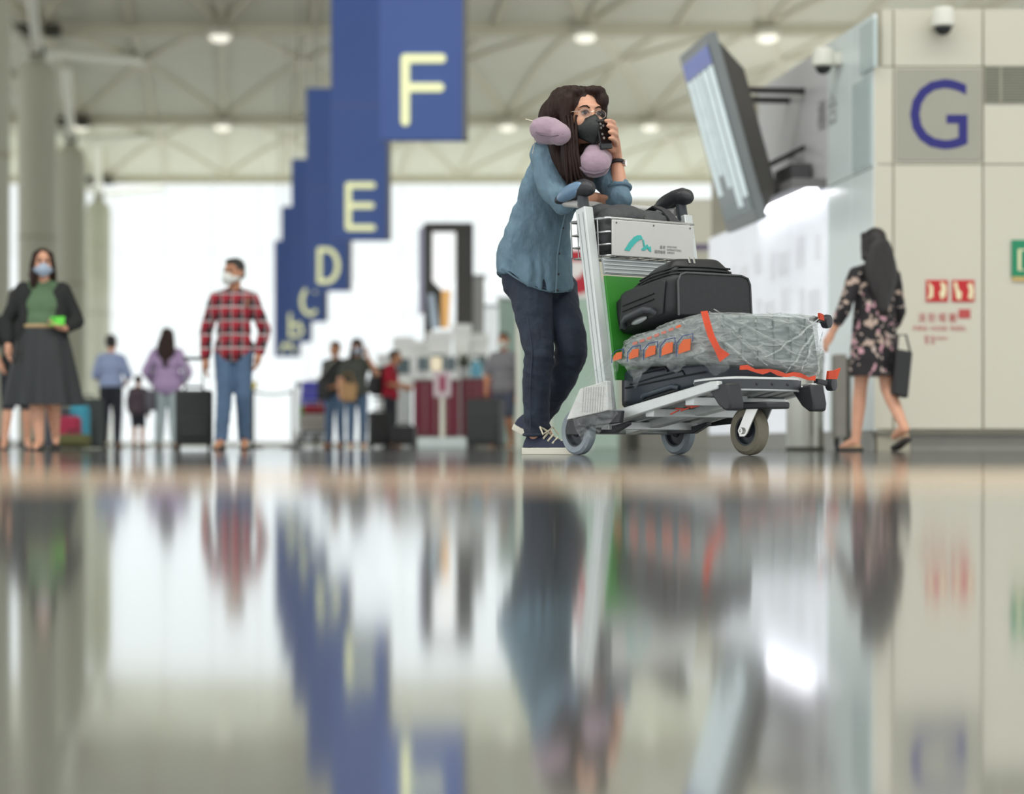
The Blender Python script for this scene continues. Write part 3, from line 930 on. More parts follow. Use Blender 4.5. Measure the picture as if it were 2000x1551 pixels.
# ---- emblem and writing on the basket panel
bp = lambda y, z: (y + 0.215, z)
XF = 0.1592
def on_panel(poly):
    return MB().prism(poly, (XF, 0, 0), (0, 1, 0), (0, 0, 1), (0.0015, 0, 0))
outer = [(-0.155, 0.828), (-0.130, 0.86), (-0.105, 0.883), (-0.085, 0.892), (-0.068, 0.892), (-0.062, 0.884), (-0.060, 0.874)]
inner = [(-0.066, 0.876), (-0.078, 0.872), (-0.095, 0.860), (-0.115, 0.842), (-0.128, 0.826)]
obj('emblem', on_panel(outer + inner), M_teal, front_panel)
obj('emblem', on_panel([(-0.060, 0.872), (-0.054, 0.876), (-0.046, 0.848), (-0.036, 0.858), (-0.026, 0.846), (-0.018, 0.852), (-0.014, 0.828), (-0.026, 0.832), (-0.034, 0.842), (-0.048, 0.832), (-0.066, 0.832), (-0.062, 0.84), (-0.054, 0.846)]), M_teal, front_panel)
for body, y0, y1, z0, z1 in (('香港', 0.032, 0.060, 0.843, 0.857), ('國際機場', 0.004, 0.060, 0.823, 0.837), ('HONG KONG', 0.070, 0.122, 0.849, 0.857), ('INTERNATIONAL', 0.070, 0.148, 0.837, 0.845), ('AIRPORT', 0.070, 0.110, 0.825, 0.833)):
    x = y0
    me = text_mesh(body, (XF, y0, z0), (0, 1, 0), (0, 0, 1), y1 - y0, z1 - z0, 0.0012)
    o = obj('lettering', me, M_ink, front_panel)
    o['kind'] = 'stuff'

# ================================================================ suitcases on the trolley
RT = root_mat(trolley)
def TL(x, y, z):
    return RT @ V(x, y, z)
def hexgrid(corners, n, bulge=0.0, rnd=0.0):
    """box given by 8 corners (bottom ring, top ring), subdivided with rounded edges"""
    c = [Vector(q) for q in corners]
    def tri(u, v, w):
        b = (c[0] * (1 - u) * (1 - v) + c[1] * u * (1 - v) + c[2] * u * v + c[3] * (1 - u) * v)
        tt = (c[4] * (1 - u) * (1 - v) + c[5] * u * (1 - v) + c[6] * u * v + c[7] * (1 - u) * v)
        return b * (1 - w) + tt * w
    bm = bmesh.new()
    bmesh.ops.create_cube(bm, size=1.0)
    bmesh.ops.subdivide_edges(bm, edges=bm.edges[:], cuts=n, use_grid_fill=True)
    mb = MB()
    bm.verts.ensure_lookup_table()
    vs = []
    for v in bm.verts:
        u = [v.co.x + .5, v.co.y + .5, v.co.z + .5]
        p = tri(*u)
        # superellipsoid rounding
        q = [2 * a - 1 for a in u]
        k = 9.0
        nn = (sum(abs(a) ** k for a in q)) ** (1 / k)
        if nn > 1e-6 and rnd:
            q2 = [a / max(1.0, nn / max(abs(a) for a in q)) if max(abs(a) for a in q) > .999 else a for a in q]
            p = tri(*[(a * (1 - rnd) + b * rnd + 1) / 2 for a, b in zip(q, q2)])
        if bulge:
            ctr = tri(.5, .5, .5)
            s = math.sin(math.pi * u[0]) * math.sin(math.pi * u[1]) + math.sin(math.pi * u[1]) * math.sin(math.pi * u[2]) + math.sin(math.pi * u[0]) * math.sin(math.pi * u[2])
            p = p + (p - ctr).normalized() * bulge * min(1, s)
        vs.append(p)
    mb.add(vs, [[v.index for v in f.verts] for f in bm.faces])
    bm.free()
    return mb
def tcorners(x0, x1, y0, y1, z00, z01, z10, z11):
    """x0..x1 along the trolley; bottom/top heights at the rear (z00, z01) and at the front (z10, z11)"""
    return [V(x0, y0, z00), V(x1, y0, z10), V(x1, y1, z10), V(x0, y1, z00), V(x0, y0, z01), V(x1, y0, z11), V(x1, y1, z11), V(x0, y1, z01)]

M_slate = mat('slate_hard_shell', (50, 58, 68), 0.38, var=0.06, scale=12)
M_slate_d = mat('slate_groove', (26, 30, 36), 0.5)
M_slate_l = mat('lighter_slate', (66, 76, 86), 0.35)  # lighter slate colour of the side handle
sc1 = thing('hard_suitcase', 'dark slate hard-shell suitcase lying flat, lowest on the trolley', 'suitcase', TL(0.45, 0, 0.2), TA, 'suitcases on the trolley')
off1 = V(-0.45, 0, -0.2)
def L1(mb): return mb.xf(Matrix.Translation(off1))
obj('shell', L1(hexgrid(tcorners(0.165, 0.735, -0.205, 0.215, 0.172, 0.345, 0.272, 0.365), 8, 0.004, 1.0)), M_slate, sc1, smooth=True, sharp=180)
for a, b, z0, z1, w in ((0.27, 0.48, 0.314, 0.348, 0.012), (0.26, 0.58, 0.282, 0.332, 0.008)):
    obj('shell_groove', L1(MB().tube([V(a, -0.2065, z0), V((a + b) / 2, -0.2105, (z0 + z1) / 2), V(b, -0.2105, z1 - 0.004), V(b + 0.015, -0.209, z1 - 0.02)], w * 0.4, 8)), M_slate_d, sc1, smooth=True)
obj('side_handle', L1(MB().tube([V(0.34, -0.208, 0.228), V(0.36, -0.218, 0.236), V(0.53, -0.218, 0.268), V(0.56, -0.208, 0.262)], 0.010, 10)), M_slate_l, sc1, smooth=True)
obj('handle_recess', L1(MB().prism([(0.33, 0.212), (0.56, 0.254), (0.56, 0.272), (0.545, 0.278), (0.34, 0.240)], (0, -0.2095, 0), (1, 0, 0), (0, 0, 1), (0, 0.006, 0))), M_slate_d, sc1)
obj('zip_line', L1(MB().tube([V(0.23, -0.2065, 0.268), V(0.45, -0.211, 0.292), V(0.72, -0.2065, 0.32)], 0.0035, 6)), M_slate_d, sc1)

# ---- wrapped grey suitcase
M_greycase = mat('grey_case_fabric', (126, 136, 136), 0.6, var=0.1, scale=10, bump=0.1)
M_film = film_mat('crumpled_clear_film', (214, 220, 218), 0.40, 0.2, 16, .36, .72)
M_film_thin = film_mat('loose_clear_film', (214, 220, 220), 0.17, 0.12, 12, .38, .7)
M_orange = mat('orange_tape', (208, 70, 34), 0.45, var=0.2, scale=18)
M_orange_ic = mat('orange_print', (226, 104, 52), 0.5, var=0.1)
M_blue_ic = mat('blue_print', (44, 66, 140), 0.5)
sc2 = thing('wrapped_suitcase', 'grey suitcase wrapped in crumpled clear film with orange tape', 'suitcase', TL(0.55, 0, 0.4), TA, 'suitcases on the trolley')
off2 = V(-0.55, 0, -0.4)
def L2(mb): return mb.xf(Matrix.Translation(off2))
bc = [V(0.255, -0.27, 0.352), V(0.785, -0.265, 0.352), V(0.785, 0.37, 0.300), V(0.255, 0.36, 0.355), V(0.265, -0.265, 0.455), V(0.765, -0.27, 0.548), V(0.755, 0.35, 0.556), V(0.265, 0.345, 0.465)]
obj('case_body', L2(hexgrid(bc, 8, 0.006, 1.0)), M_greycase, sc2, smooth=True, sharp=180)
for k in range(6):
    x = 0.30 + 0.0
    y = -0.17 + k * 0.085
    obj('case_rib', L2(MB().tube([V(0.789, y, 0.36), V(0.784, y + 0.004, 0.45), V(0.773, y, 0.535)], 0.004, 6)), M_greycase, sc2, smooth=True)
ctr = sum(bc, V(0, 0, 0)) / 8
wc = [ctr + (q - ctr) * 1.045 for q in bc]
wm = hexgrid(wc, 22, 0.008, 0.9)
wm.v = [p + V(1, 1, 1) * 0 + (p - ctr).normalized() * (0.016 * noise.noise(V(p.x * 14, p.y * 9, p.z * 26)) + 0.007 * noise.noise(p * 55)) for p in wm.v]
obj('film_wrap', L2(wm), M_film, sc2, smooth=True, sharp=180)
# folds of film pulled over the front face
random.seed(11)
def ffront(y, f):      # point on the front face, f 0 bottom .. 1 top
    q0 = wc[1].lerp(wc[2], (y + 0.27) / 0.635)
    q1 = wc[5].lerp(wc[6], (y + 0.27) / 0.635)
    return q0.lerp(q1, f) + V(0.012, 0, 0)
for k, (ya, fa, yb, fb) in enumerate(((-0.24, .95, 0.02, .10), (-0.22, .98, 0.20, .30), (-0.2, .9, -0.02, .3), (0.33, .92, 0.02, .22), (0.33, .88, 0.12, .02), (0.32, .8, 0.20, .1), (-0.1, .95, 0.3, .75), (-0.25, .6, -0.05, .05), (0.33, .7, 0.28, .05), (0.05, .97, 0.33, .93))):
    pts = [ffront(ya + (yb - ya) * i / 8, fa + (fb - fa) * i / 8) + V(0.006 * math.sin(i * 1.7 + k), 0, 0.004 * math.sin(i * 2.3 + k)) for i in range(9)]
    obj('film_fold', L2(MB().tube(pts, [0.002 + 0.0035 * math.sin(math.pi * i / 8) for i in range(9)], 6)), M_film, sc2, smooth=True)
# orange tape: down the near front edge, along the bottom, corner tabs
def ribbon(pts, wvec, th=0.002):
    r = []
    for p, w in zip(pts, wvec):
        nrm_ = V(0.004, -0.004, 0.0)
        r.append([p - w / 2, p + w / 2, p + w / 2 + nrm_, p - w / 2 + nrm_])
    return MB().loft(r)
tp = [V(0.782, -0.272, 0.545), V(0.797, -0.270, 0.50), V(0.806, -0.258, 0.45), V(0.815, -0.236, 0.405), V(0.818, -0.20, 0.368)]
obj('tape_strip', L2(ribbon(tp, [V(0, 0.034, 0.004)] * 4 + [V(0.0, 0.05, 0.03)])), M_orange, sc2)
bt_ = [ffront(-0.12 + 0.38 * i / 10, 0.0) + V(0.006, 0, 0.004 + 0.006 * math.sin(i * 1.9)) for i in range(11)]
obj('tape_strip', L2(ribbon([q_ - V(0, 0, .006) for q_ in bt_], [V(0, 0.002, 0.016 + 0.005 * math.sin(i_ * 2.7)) for i_ in range(11)])), M_orange, sc2)
obj('tape_tab', L2(MB().prism([(0.345, 0.300), (0.395, 0.300), (0.415, 0.345), (0.385, 0.335), (0.350, 0.332)], (0.800, 0, 0), (0, 1, 0), (0, 0, 1), (0.012, 0, 0))), M_orange, sc2)
obj('tape_tab', L2(MB().prism([(0.325, 0.535), (0.350, 0.53), (0.345, 0.555), (0.325, 0.56)], (0.775, 0, 0), (0, 1, 0), (0, 0, 1), (0.012, 0, 0))), M_orange, sc2)
for y, z in ((0.392, 0.530), (0.418, 0.282)):
    w = obj('case_wheel', L2(MB().lathe([(0.008, -0.016), (0.026, -0.014), (0.028, 0), (0.026, 0.014), (0.008, 0.016)], (0.755, y, z), (0.9, 0.3, 0), 20)), M_black_pl, sc2, smooth=True)
    obj('wheel_fork', L2(MB().bar((0.74, y - 0.07, z + 0.012), (0.75, y, z), 0.03, 0.02)), M_grey_pl, sc2, bevel=0.004)
# printed icons on the near side
def fside(x, f):
    s = (x - 0.255) / 0.51
    a = wc[0].lerp(wc[1], s); b = wc[4].lerp(wc[5], s)
    return a.lerp(b, f) + V(0, -0.016, 0)
for k in range(5):
    x = 0.30 + k * 0.095
    hgt = 0.026 + 0.004 * k
    zc = fside(x, 0.36)
    sl = 0.13
    def q(da, db): return V(zc.x + da, zc.y, zc.z + db + sl * da)
    w_ = 0.028 + 0.002 * k
    o = MB()
    pts = [q(-w_, -hgt * .6), q(w_ * .9, -hgt * .5), q(w_, hgt * .5), q(-w_ * .2, hgt * .6), q(-w_ * .9, hgt * .1)]
    obj('printed_mark', L2(MB().add([p for p in pts] + [p + V(0, -0.002, 0) for p in pts], [(0, 1, 2, 3, 4), (9, 8, 7, 6, 5)] + [(i, (i + 1) % 5, 5 + (i + 1) % 5, 5 + i) for i in range(5)])), M_orange_ic, sc2)
    fr_ = [q(-w_ * 1.35, -hgt * .8), q(-w_ * 1.3, hgt * .4), q(-w_ * .3, hgt * .95), q(w_ * 1.3, hgt * .9), q(w_ * 1.3, hgt * .2)]
    obj('printed_outline', L2(MB().tube(fr_, 0.0016, 5)), M_blue_ic, sc2)
M_faint = mat('faint_red_print', (206, 120, 104), 0.5)
for k in range(7):
    c0 = fside(0.40 + k * 0.042, 0.66 + 0.02 * k)
    obj('printed_word', L2(MB().obox(c0, (1, 0, .15), (0, 1, 0), (0, 0, 1), 0.028, 0.002, 0.010)), M_orange_ic if k == 6 else M_faint, sc2)
# loose film hanging down
def sheet(pts_top, pts_bot, n=14, m=12, amp=0.012, seed=0):
    def pl(pts, t):
        k = t * (len(pts) - 1)
        i = min(int(k), len(pts) - 2)
        return Vector(pts[i]).lerp(Vector(pts[i + 1]), k - i)
    def fn(u, v):
        p = pl(pts_top, u).lerp(pl(pts_bot, u), v)
        return p + V(0, -1, 0) * amp * (noise.noise(V(u * 6 + seed, v * 4, seed)) + 0.5 * math.sin(u * 21 + v * 5 + seed)) + V(0.4, 0, 0) * amp * noise.noise(V(u * 4, v * 6 + 3, seed + 9))
    return MB().grid(fn, n * 2, m * 2)
yq = -0.292
for k, (a, b) in enumerate((
        ([(0.255, yq, 0.385), (0.40, yq, 0.378), (0.56, yq, 0.385)], [(0.36, yq - .01, 0.345), (0.415, yq - .015, 0.262), (0.47, yq - .01, 0.335)]),
        ([(0.50, yq, 0.385), (0.62, yq, 0.388), (0.72, yq, 0.39)], [(0.56, yq - .01, 0.352), (0.66, yq - .012, 0.312), (0.70, yq - .01, 0.342)]),
        ([(0.70, yq, 0.39), (0.78, -0.27, 0.39), (0.80, -0.20, 0.38)], [(0.77, -0.285, 0.36), (0.81, -0.25, 0.30), (0.82, -0.17, 0.33)]),
        ([(0.21, -0.305, 0.375), (0.26, -0.30, 0.39), (0.30, yq, 0.37)], [(0.0, -0.325, 0.225), (0.13, -0.325, 0.225), (0.285, -0.315, 0.195)]),
        ([(0.0, -0.325, 0.225), (0.13, -0.325, 0.225), (0.285, -0.315, 0.195)], [(0.07, -0.33, 0.10), (0.13, -0.335, 0.03), (0.33, -0.32, 0.165)]))):
    obj('loose_film', L2(sheet(a, b, seed=k * 3.7, amp=0.008)), M_film_thin, sc2, smooth=True, sharp=180)
obj('loose_film', L2(sheet([(0.35, -0.2, 0.20), (0.55, -0.1, 0.225), (0.8, 0.0, 0.27)], [(0.42, -0.2, 0.135), (0.6, -0.12, 0.15), (0.78, -0.02, 0.20)], seed=21, amp=0.01)), M_film_thin, sc2, smooth=True, sharp=180)
for k in range(5):
    obj('tape_scrap', L2(MB().bar((0.50 + 0.03 * k, -0.20, 0.160 + 0.006 * k + 0.016 * (k % 2)), (0.54 + 0.03 * k, -0.19, 0.176 + 0.004 * k), 0.004, 0.005)), M_orange, sc2)

# ---- black soft suitcase on top
M_bk = mat('black_nylon', (40, 43, 45), 0.55, var=0.08, scale=40, bump=0.15, bscale=300)
M_bk2 = mat('black_trim', (28, 30, 33), 0.45, var=0.1)
M_pipe = mat('grey_piping', (78, 82, 82), 0.45)
sc3 = thing('soft_suitcase', 'black soft-sided suitcase with zips, topmost on the trolley', 'suitcase', TL(0.35, 0, 0.5), TA, 'suitcases on the trolley')
off3 = V(-0.35, 0, -0.5)
def L3(mb): return mb.xf(Matrix.Translation(off3))
cc = tcorners(0.160, 0.515, -0.205, 0.215, 0.478, 0.655, 0.545, 0.718)
obj('case_body', L3(hexgrid(cc, 10, 0.012, 1.0)), M_bk, sc3, smooth=True, sharp=180)
obj('gusset', L3(hexgrid([V(0.185, -0.185, 0.645), V(0.50, -0.185, 0.705), V(0.50, 0.175, 0.705), V(0.185, 0.175, 0.645), V(0.30, -0.10, 0.755), V(0.465, -0.15, 0.775), V(0.465, 0.08, 0.785), V(0.30, 0.10, 0.76)], 8, 0.006, 1.0)), M_bk2, sc3, smooth=True, sharp=180)
for dz, o_ in ((0.0, 0.0), (0.014, -0.006), (0.028, -0.012)):
    obj('zip_band', L3(MB().tube([V(0.275, -0.186 - o_ * 1.5, 0.667 + dz), V(0.36, -0.196 - o_ * 1.5, 0.688 + dz), V(0.48, -0.188 - o_ * 1.5, 0.708 + dz), V(0.498 + o_, -0.165, 0.712 + dz), V(0.504 + o_, 0.0, 0.716 + dz), V(0.500 + o_, 0.12, 0.714 + dz)], 0.004, 8)), M_bk2, sc3, smooth=True)
# framed front pocket
def cfront(y, z): return V(0.530 - (z - 0.545) * 0.02, y, z)
pk = [(-0.185, 0.545), (-0.188, 0.68), (-0.175, 0.704), (-0.15, 0.712), (0.14, 0.714), (0.175, 0.704), (0.188, 0.68), (0.196, 0.56)]
obj('front_pocket', L3(MB().prism(pk, (0.518, 0, 0), (0, 1, 0), (0, 0, 1), (0.014, 0, 0))), M_bk, sc3, bevel=0.006)
obj('piping', L3(MB().tube([V(0.533, a, b) for a, b in pk], 0.004, 8)), M_pipe, sc3, smooth=True)
# side panel seams, handle with recess
obj('side_panel', L3(MB().prism([(0.20, 0.50), (0.47, 0.553), (0.485, 0.68), (0.46, 0.69), (0.215, 0.640)], (0, -0.2165, 0), (1, 0, 0), (0, 0, 1), (0, 0.008, 0))), M_bk, sc3, bevel=0.004)
for zz in (0.60, 0.578):
    obj('seam', L3(MB().tube([V(0.225, -0.2185, zz - 0.004), V(0.33, -0.2195, zz + 0.017), V(0.42, -0.2185, zz + 0.035)], 0.003, 6)), M_bk2, sc3, smooth=True)
hd = obj('side_handle', L3(MB().tube([V(0.235, -0.215, 0.508), V(0.25, -0.235, 0.53), V(0.28, -0.242, 0.545), V(0.39, -0.242, 0.572), V(0.42, -0.235, 0.568), V(0.43, -0.215, 0.555)], [0.010, 0.012, 0.013, 0.013, 0.012, 0.010], 10)), M_grey_pl, sc3, smooth=True)
obj('handle_plate', L3(MB().ell((0.335, -0.222, 0.532), (0.05, 0.008, 0.012), Matrix.Rotation(math.radians(-13), 3, 'Y'), 14, 8)), M_alu2, hd, smooth=True)
for y in (-0.085, -0.06):
    zp = obj('zip_pull', L3(MB().obox((0.478, y, 0.768), (0.3, 0, -1), (0, 1, 0), (1, 0, .3), 0.026, 0.009, 0.004)), M_bolt, sc3, bevel=0.001)
obj('rear_shell', L3(hexgrid(tcorners(0.135, 0.20, -0.195, 0.205, 0.482, 0.625, 0.495, 0.652), 6, 0.006, 1.0)), M_bk2, sc3, smooth=True, sharp=180)

# ---- dark grey backpack in the basket
M_bag = mat('charcoal_fabric', (70, 72, 74), 0.75, var=0.15, scale=14, bump=0.25, bscale=120)
M_bag2 = mat('charcoal_strap', (56, 57, 60), 0.7, var=0.1, bump=0.2, bscale=200)
bagr = thing('basket_bag', 'dark grey fabric bag lying in the trolley basket', 'bag', TL(0.02, 0, 0.81), TA)
offb = V(-0.02, 0, -0.81)
bb = MB()
bb.ell((0.02, -0.10, 0.90), (0.10, 0.13, 0.088)).ell((0.02, 0.08, 0.90), (0.10, 0.13, 0.08)).ell((0.02, -0.06, 0.968), (0.095, 0.13, 0.062)).ell((0.04, 0.08, 0.955), (0.085, 0.11, 0.055)).ell((0.06, -0.15, 0.95), (0.07, 0.07, 0.06)).ell((-0.01, -0.13, 0.975), (0.085, 0.085, 0.055)).ell((0.06, -0.06, 0.97), (0.07, 0.09, 0.045)).ell((0.02, -0.06, 0.85), (0.10, 0.15, 0.04)).ell((0.07, -0.17, 0.90), (0.05, 0.05, 0.08))
me = remesh(bb, 0.008, 4, disp=lambda c: 0.007 * noise.noise(V(c.x * 20, c.y * 14, c.z * 30)) + 0.003 * noise.noise(c * 60))
me.transform(Matrix.Translation(offb))
obj('bag_body', me, M_bag, bagr, smooth=True, sharp=180)
for y0, y1, z in ((0.06, 0.10, 0.97), (0.105, 0.15, 0.995)):
    st = MB()
    st.loft([[V(x, y0, zz), V(x, y1, zz), V(x + 0.004, y1, zz + 0.006), V(x + 0.004, y0, zz + 0.006)] for x, zz in ((-0.10, 0.93), (-0.05, z + 0.012), (0.02, z + 0.035), (0.08, z + 0.012), (0.12, z - 0.02), (0.145, 0.945))])
    st.v = [p + offb for p in st.v]
    obj('bag_strap', st, M_bag2, bagr, smooth=True)
fl_ = MB().loft([[V(x, -0.02, zz), V(x, 0.19, zz - .01), V(x + .003, 0.19, zz - .005), V(x + .003, -0.02, zz + .005)] for x, zz in ((-0.06, 1.0), (0.0, 1.012), (0.06, 0.998), (0.10, 0.975), (0.14, 0.95))])
fl_.v = [p + offb for p in fl_.v]
obj('bag_flap', fl_, M_bag, bagr, smooth=True)
# ================================================================ people: shared pieces
M_skin = mat('skin_warm', (214, 160, 132), 0.5, var=0.05, scale=18)
M_skin2 = mat('skin_tan', (196, 140, 108), 0.5, var=0.05, scale=18)
M_hair = mat('dark_brown_hair', (46, 29, 24), 0.5, spec=0.25, var=0.35, scale=30, stretch=(3, 3, 0.35), bump=0.5, bscale=70)
M_hair_bk = mat('black_hair', (34, 30, 30), 0.45, var=0.3, scale=25, stretch=(3, 3, 0.3), bump=0.4, bscale=60)
M_eye = mat('dark_iris', (36, 24, 20), 0.15)
M_eyew = mat('eye_white', (196, 184, 176), 0.4)
M_sole = mat('cream_rubber', (226, 222, 206), 0.55)
M_lace = mat('cream_lace', (224, 216, 192), 0.7)

def head_frame(f, tilt=0.0):
    f = Vector(f).normalized()
    y = -f
    x = y.cross(V(0, 0, 1)).normalized()
    z = x.cross(y).normalized()
    return Matrix((x, y, z)).transposed()
def head_prims(b, c, R, s):
    def e(p, r): b.ell(c + R @ (Vector(p) * s), tuple(a * s for a in r), R, 20, 14)
    e((0, .014, .032), (.074, .091, .084))
    e((0, -.022, -.028), (.063, .068, .086))
    e((0, -.034, -.076), (.044, .048, .036))
    e((0, -.066, .028), (.052, .026, .024))
    for sx in (-1, 1):
        e((sx * .036, -.062, -.03), (.026, .03, .03))
        e((sx * .076, .012, -.012), (.011, .02, .032))
        e((sx * .010, -.098, -.034), (.010, .012, .009))
    b.cap(c + R @ (V(0, -.088, .012) * s), c + R @ (V(0, -.108, -.03) * s), .009 * s, .012 * s)
    e((0, -.088, -.062), (.022, .012, .007))
    e((0, -.086, -.072), (.019, .012, .007))
def face_parts(root, c, R, s, brow_mat, eyes=True):
    def W(p): return c + R @ (Vector(p) * s)
    for sx in (-1, 1):
        ey = obj('eye', MB().ell(W((sx * .031, -.079, .004)), (.0135 * s, .012 * s, .0068 * s), R, 12, 8), M_eyew, root, world=True, smooth=True)
        obj('iris', MB().ell(W((sx * .031, -.0885, .004)), (.0082 * s, .004 * s, .0072 * s), R, 12, 8), M_eye, ey, world=True, smooth=True)
        obj('eyelid', MB().tube([W((sx * .016, -.088, .006)), W((sx * .024, -.0925, .0125)), W((sx * .034, -.0925, .013)), W((sx * .046, -.084, .005))], .0022 * s, 6), brow_mat, root, world=True, smooth=True)
        obj('eyebrow', MB().tube([W((sx * .013, -.0925, .024)), W((sx * .026, -.0935, .031)), W((sx * .04, -.087, .031)), W((sx * .052, -.077, .025))], [.0025 * s, .0036 * s, .0032 * s, .0015 * s], 6), brow_mat, root, world=True, smooth=True)
def mask_mesh(c, R, s, ridge=True, n=16):
    def fn(a, v):
        u = 2 * a - 1
        au = abs(u)
        x = .071 * u * (0.92 + .12 * math.sin(math.pi * v))
        top = -.004 - .036 * au
        bot = -.112 + .05 * au ** 1.5
        z = top + (bot - top) * v
        ex = 1.7 if ridge else 2.4
        y = -(.012 + .100 * (1 - au ** ex) * (.90 + .26 * math.sin(math.pi * min(1, v * 1.05)) - .06 * v))
        return c + R @ (V(x, y, z) * s)
    return MB().grid(fn, n, 12)
def mask(root, c, R, s, m, ridge=True, straps=None):
    o = obj('face_mask', mask_mesh(c, R, s, ridge), m, root, world=True, smooth=True, sharp=60)
    so = o.modifiers.new('thick', 'SOLIDIFY'); so.thickness = 0.003; so.offset = 1
    for sx in (-1, 1):
        for z0 in (-.04, -.07):
            obj('ear_loop', MB().tube([c + R @ (V(sx * .068, -.012, z0) * s), c + R @ (V(sx * .082, .01, z0 * .5) * s), c + R @ (V(sx * .08, .03, -.01) * s)], .0015, 5), m, o, world=True)
    return o
def shoe(root, heel, d, length, mats, pitch=0.0, width=1.0, laces=True, low=False):
    """heel: point under the heel; d: toe direction on the ground; pitch lifts the heel"""
    um, so = mats
    heel = Vector(heel)
    d = Vector(d).normalized()
    f = V(d.x * math.cos(pitch), d.y * math.cos(pitch), -math.sin(pitch))
    side = V(-d.y, d.x, 0)
    up = f.cross(side) * -1
    up = up if up.z > 0 else -up
    k = length / 0.27
    outline = [(0, .018), (.01, .030), (.06, .035), (.14, .036), (.20, .043), (.24, .040), (.262, .026), (.27, .008)]
    o2 = [(a, w) for a, w in outline] + [(a, -w) for a, w in reversed(outline)]
    sb = MB().prism([(a * k, w * k * width) for a, w in o2], heel, f, side, up * 0.028 * k)
    sh = obj('shoe', _upper(heel, f, side, up, k, width, low), um, root, world=True, smooth=True, sharp=180)
    obj('sole', sb, so, sh, world=True, bevel=0.003)
    if laces:
        for i in range(4):
            a, zz = .115 + i * .022, .083 - i * .0105
            obj('lace', MB().tube([heel + f * a * k + side * (-.026 * k) + up * (zz - .018) * k, heel + f * (a + .006) * k + up * (zz + .006) * k, heel + f * (a + .012) * k + side * (.026 * k) + up * (zz - .018) * k], .0045 * k, 6), M_lace, sh, world=True, smooth=True)
        obj('lace_bow', MB().tube([heel + f * .115 * k + up * .095 * k, heel + f * .10 * k + side * -.03 * k + up * .112 * k, heel + f * .13 * k + side * -.05 * k + up * .082 * k, heel + f * .12 * k + up * .094 * k, heel + f * .12 * k + side * .03 * k + up * .112 * k, heel + f * .14 * k + side * .045 * k + up * .08 * k], .004 * k, 6), M_lace, sh, world=True, smooth=True)
    return sh
def _upper(heel, f, side, up, k, width, low):
    sec = [(.006, .022, .06), (.02, .03, .082), (.05, .034, .088), (.09, .034, .086), (.13, .035, .078), (.17, .038, .062), (.21, .038, .05), (.24, .033, .043), (.258, .022, .036), (.266, .008, .03)]
    rings = []
    for a, w, h in sec:
        if low: h = .03 + (h - .03) * .55
        rings.append([heel + f * a * k + side * w * k * width * math.cos(t) * (1 if math.sin(t) < .3 else 1 - .25 * math.sin(t)) + up * (.015 * k + (h - .015) * k * max(0, math.sin(t))) for t in [math.pi * i / 14 for i in range(15)]])
    return MB().loft(rings, ring_closed=True)

# ================================================================ the leaning woman with the phone
woman = thing('person', 'woman in blue denim shirt leaning on the loaded trolley while phoning', 'person', (P(1060, 880, 9.2).x, 9.2, 0), 0, 'travellers in the hall')
FWD = V(.588, -.809, 0); LFT = V(.809, .588, 0)
HF = V(.40, -.915, 0).normalized()
HR = head_frame(HF)
HC = P(1138, 229, 8.93)
HS = 1.02
b = MB()
head_prims(b, HC, HR, HS)
neckb = P(1112, 292, 9.05)
b.cap(HC + HR @ V(0, .02, -.05), neckb, .052, .062)
# torso inside the shirt
spine = [P(1040, 525, 9.27), P(1052, 450, 9.19), P(1075, 375, 9.12), P(1100, 320, 9.08)]
b.chain(spine, [.10, .085, .09, .09])
RS, LS = P(1062, 305, 9.02), P(1166, 312, 9.14)
RE, LE = P(1100, 390, 8.88), P(1211, 386, 8.96)
RW, LW = P(1163, 386, 9.0), P(1205, 312, 9.02)
b.chain([neckb, RS], [.06, .05]).chain([neckb, LS], [.06, .05])
b.chain([RS, RE, RE.lerp(RW, .35), RW], [.045, .038, .036, .023])
b.chain([LS, LE, LE.lerp(LW, .3), LW], [.045, .037, .037, .024])
# right hand, flat on the bag
palm0, palm1 = P(1169, 387, 9.0), P(1189, 392, 8.98)
dv = V(.52, -.1, -.12).normalized()
sidev = V(.2, -.97, .1).normalized()
b.chain([RW, palm0, palm1], [.023, .022, .020])
for i in range(4):
    k0 = palm1 + sidev * (.028 - .018 * i) + V(0, 0, .002)
    ln = (.062, .07, .066, .052)[i]
    m1 = k0 + dv * ln * .5 + V(0, 0, .006)
    b.chain([palm0 + sidev * (.016 - .011 * i), k0, m1, m1 + dv * ln * .55 + V(0, 0, -.016)], [.014, .0105, .0095, .0078], 10)
b.chain([palm0 + sidev * .018, palm0 + sidev * .04 + dv * .03, palm0 + sidev * .05 + dv * .06 + V(0, 0, -.008)], [.014, .011, .009], 10)
# left hand around the phone
b.chain([LW, P(1203, 297, 9.0), P(1200, 275, 8.96)], [.024, .024, .024]).cap(P(1200, 275, 8.96), P(1196, 262, 8.93), .023, .018)
for i in range(4):
    kb = ((1199, 254), (1203, 263), (1204, 273), (1203, 283))[i]
    mid = ((1199, 240), (1203, 252), (1204, 264), (1202, 276))[i]
    tip = ((1183, 236), (1187, 246), (1190, 258), (1191, 270))[i]
    b.chain([P(*kb, 8.93), P(*mid, 8.87), P((mid[0] + tip[0]) / 2, (mid[1] + tip[1]) / 2 - 2, 8.80), P(*tip, 8.785)], [.012, .0105, .0098, .008], 10)
b.chain([P(1196, 292, 8.97), P(1184, 284, 8.93), P(1174, 272, 8.90)], [.016, .012, .009], 10)
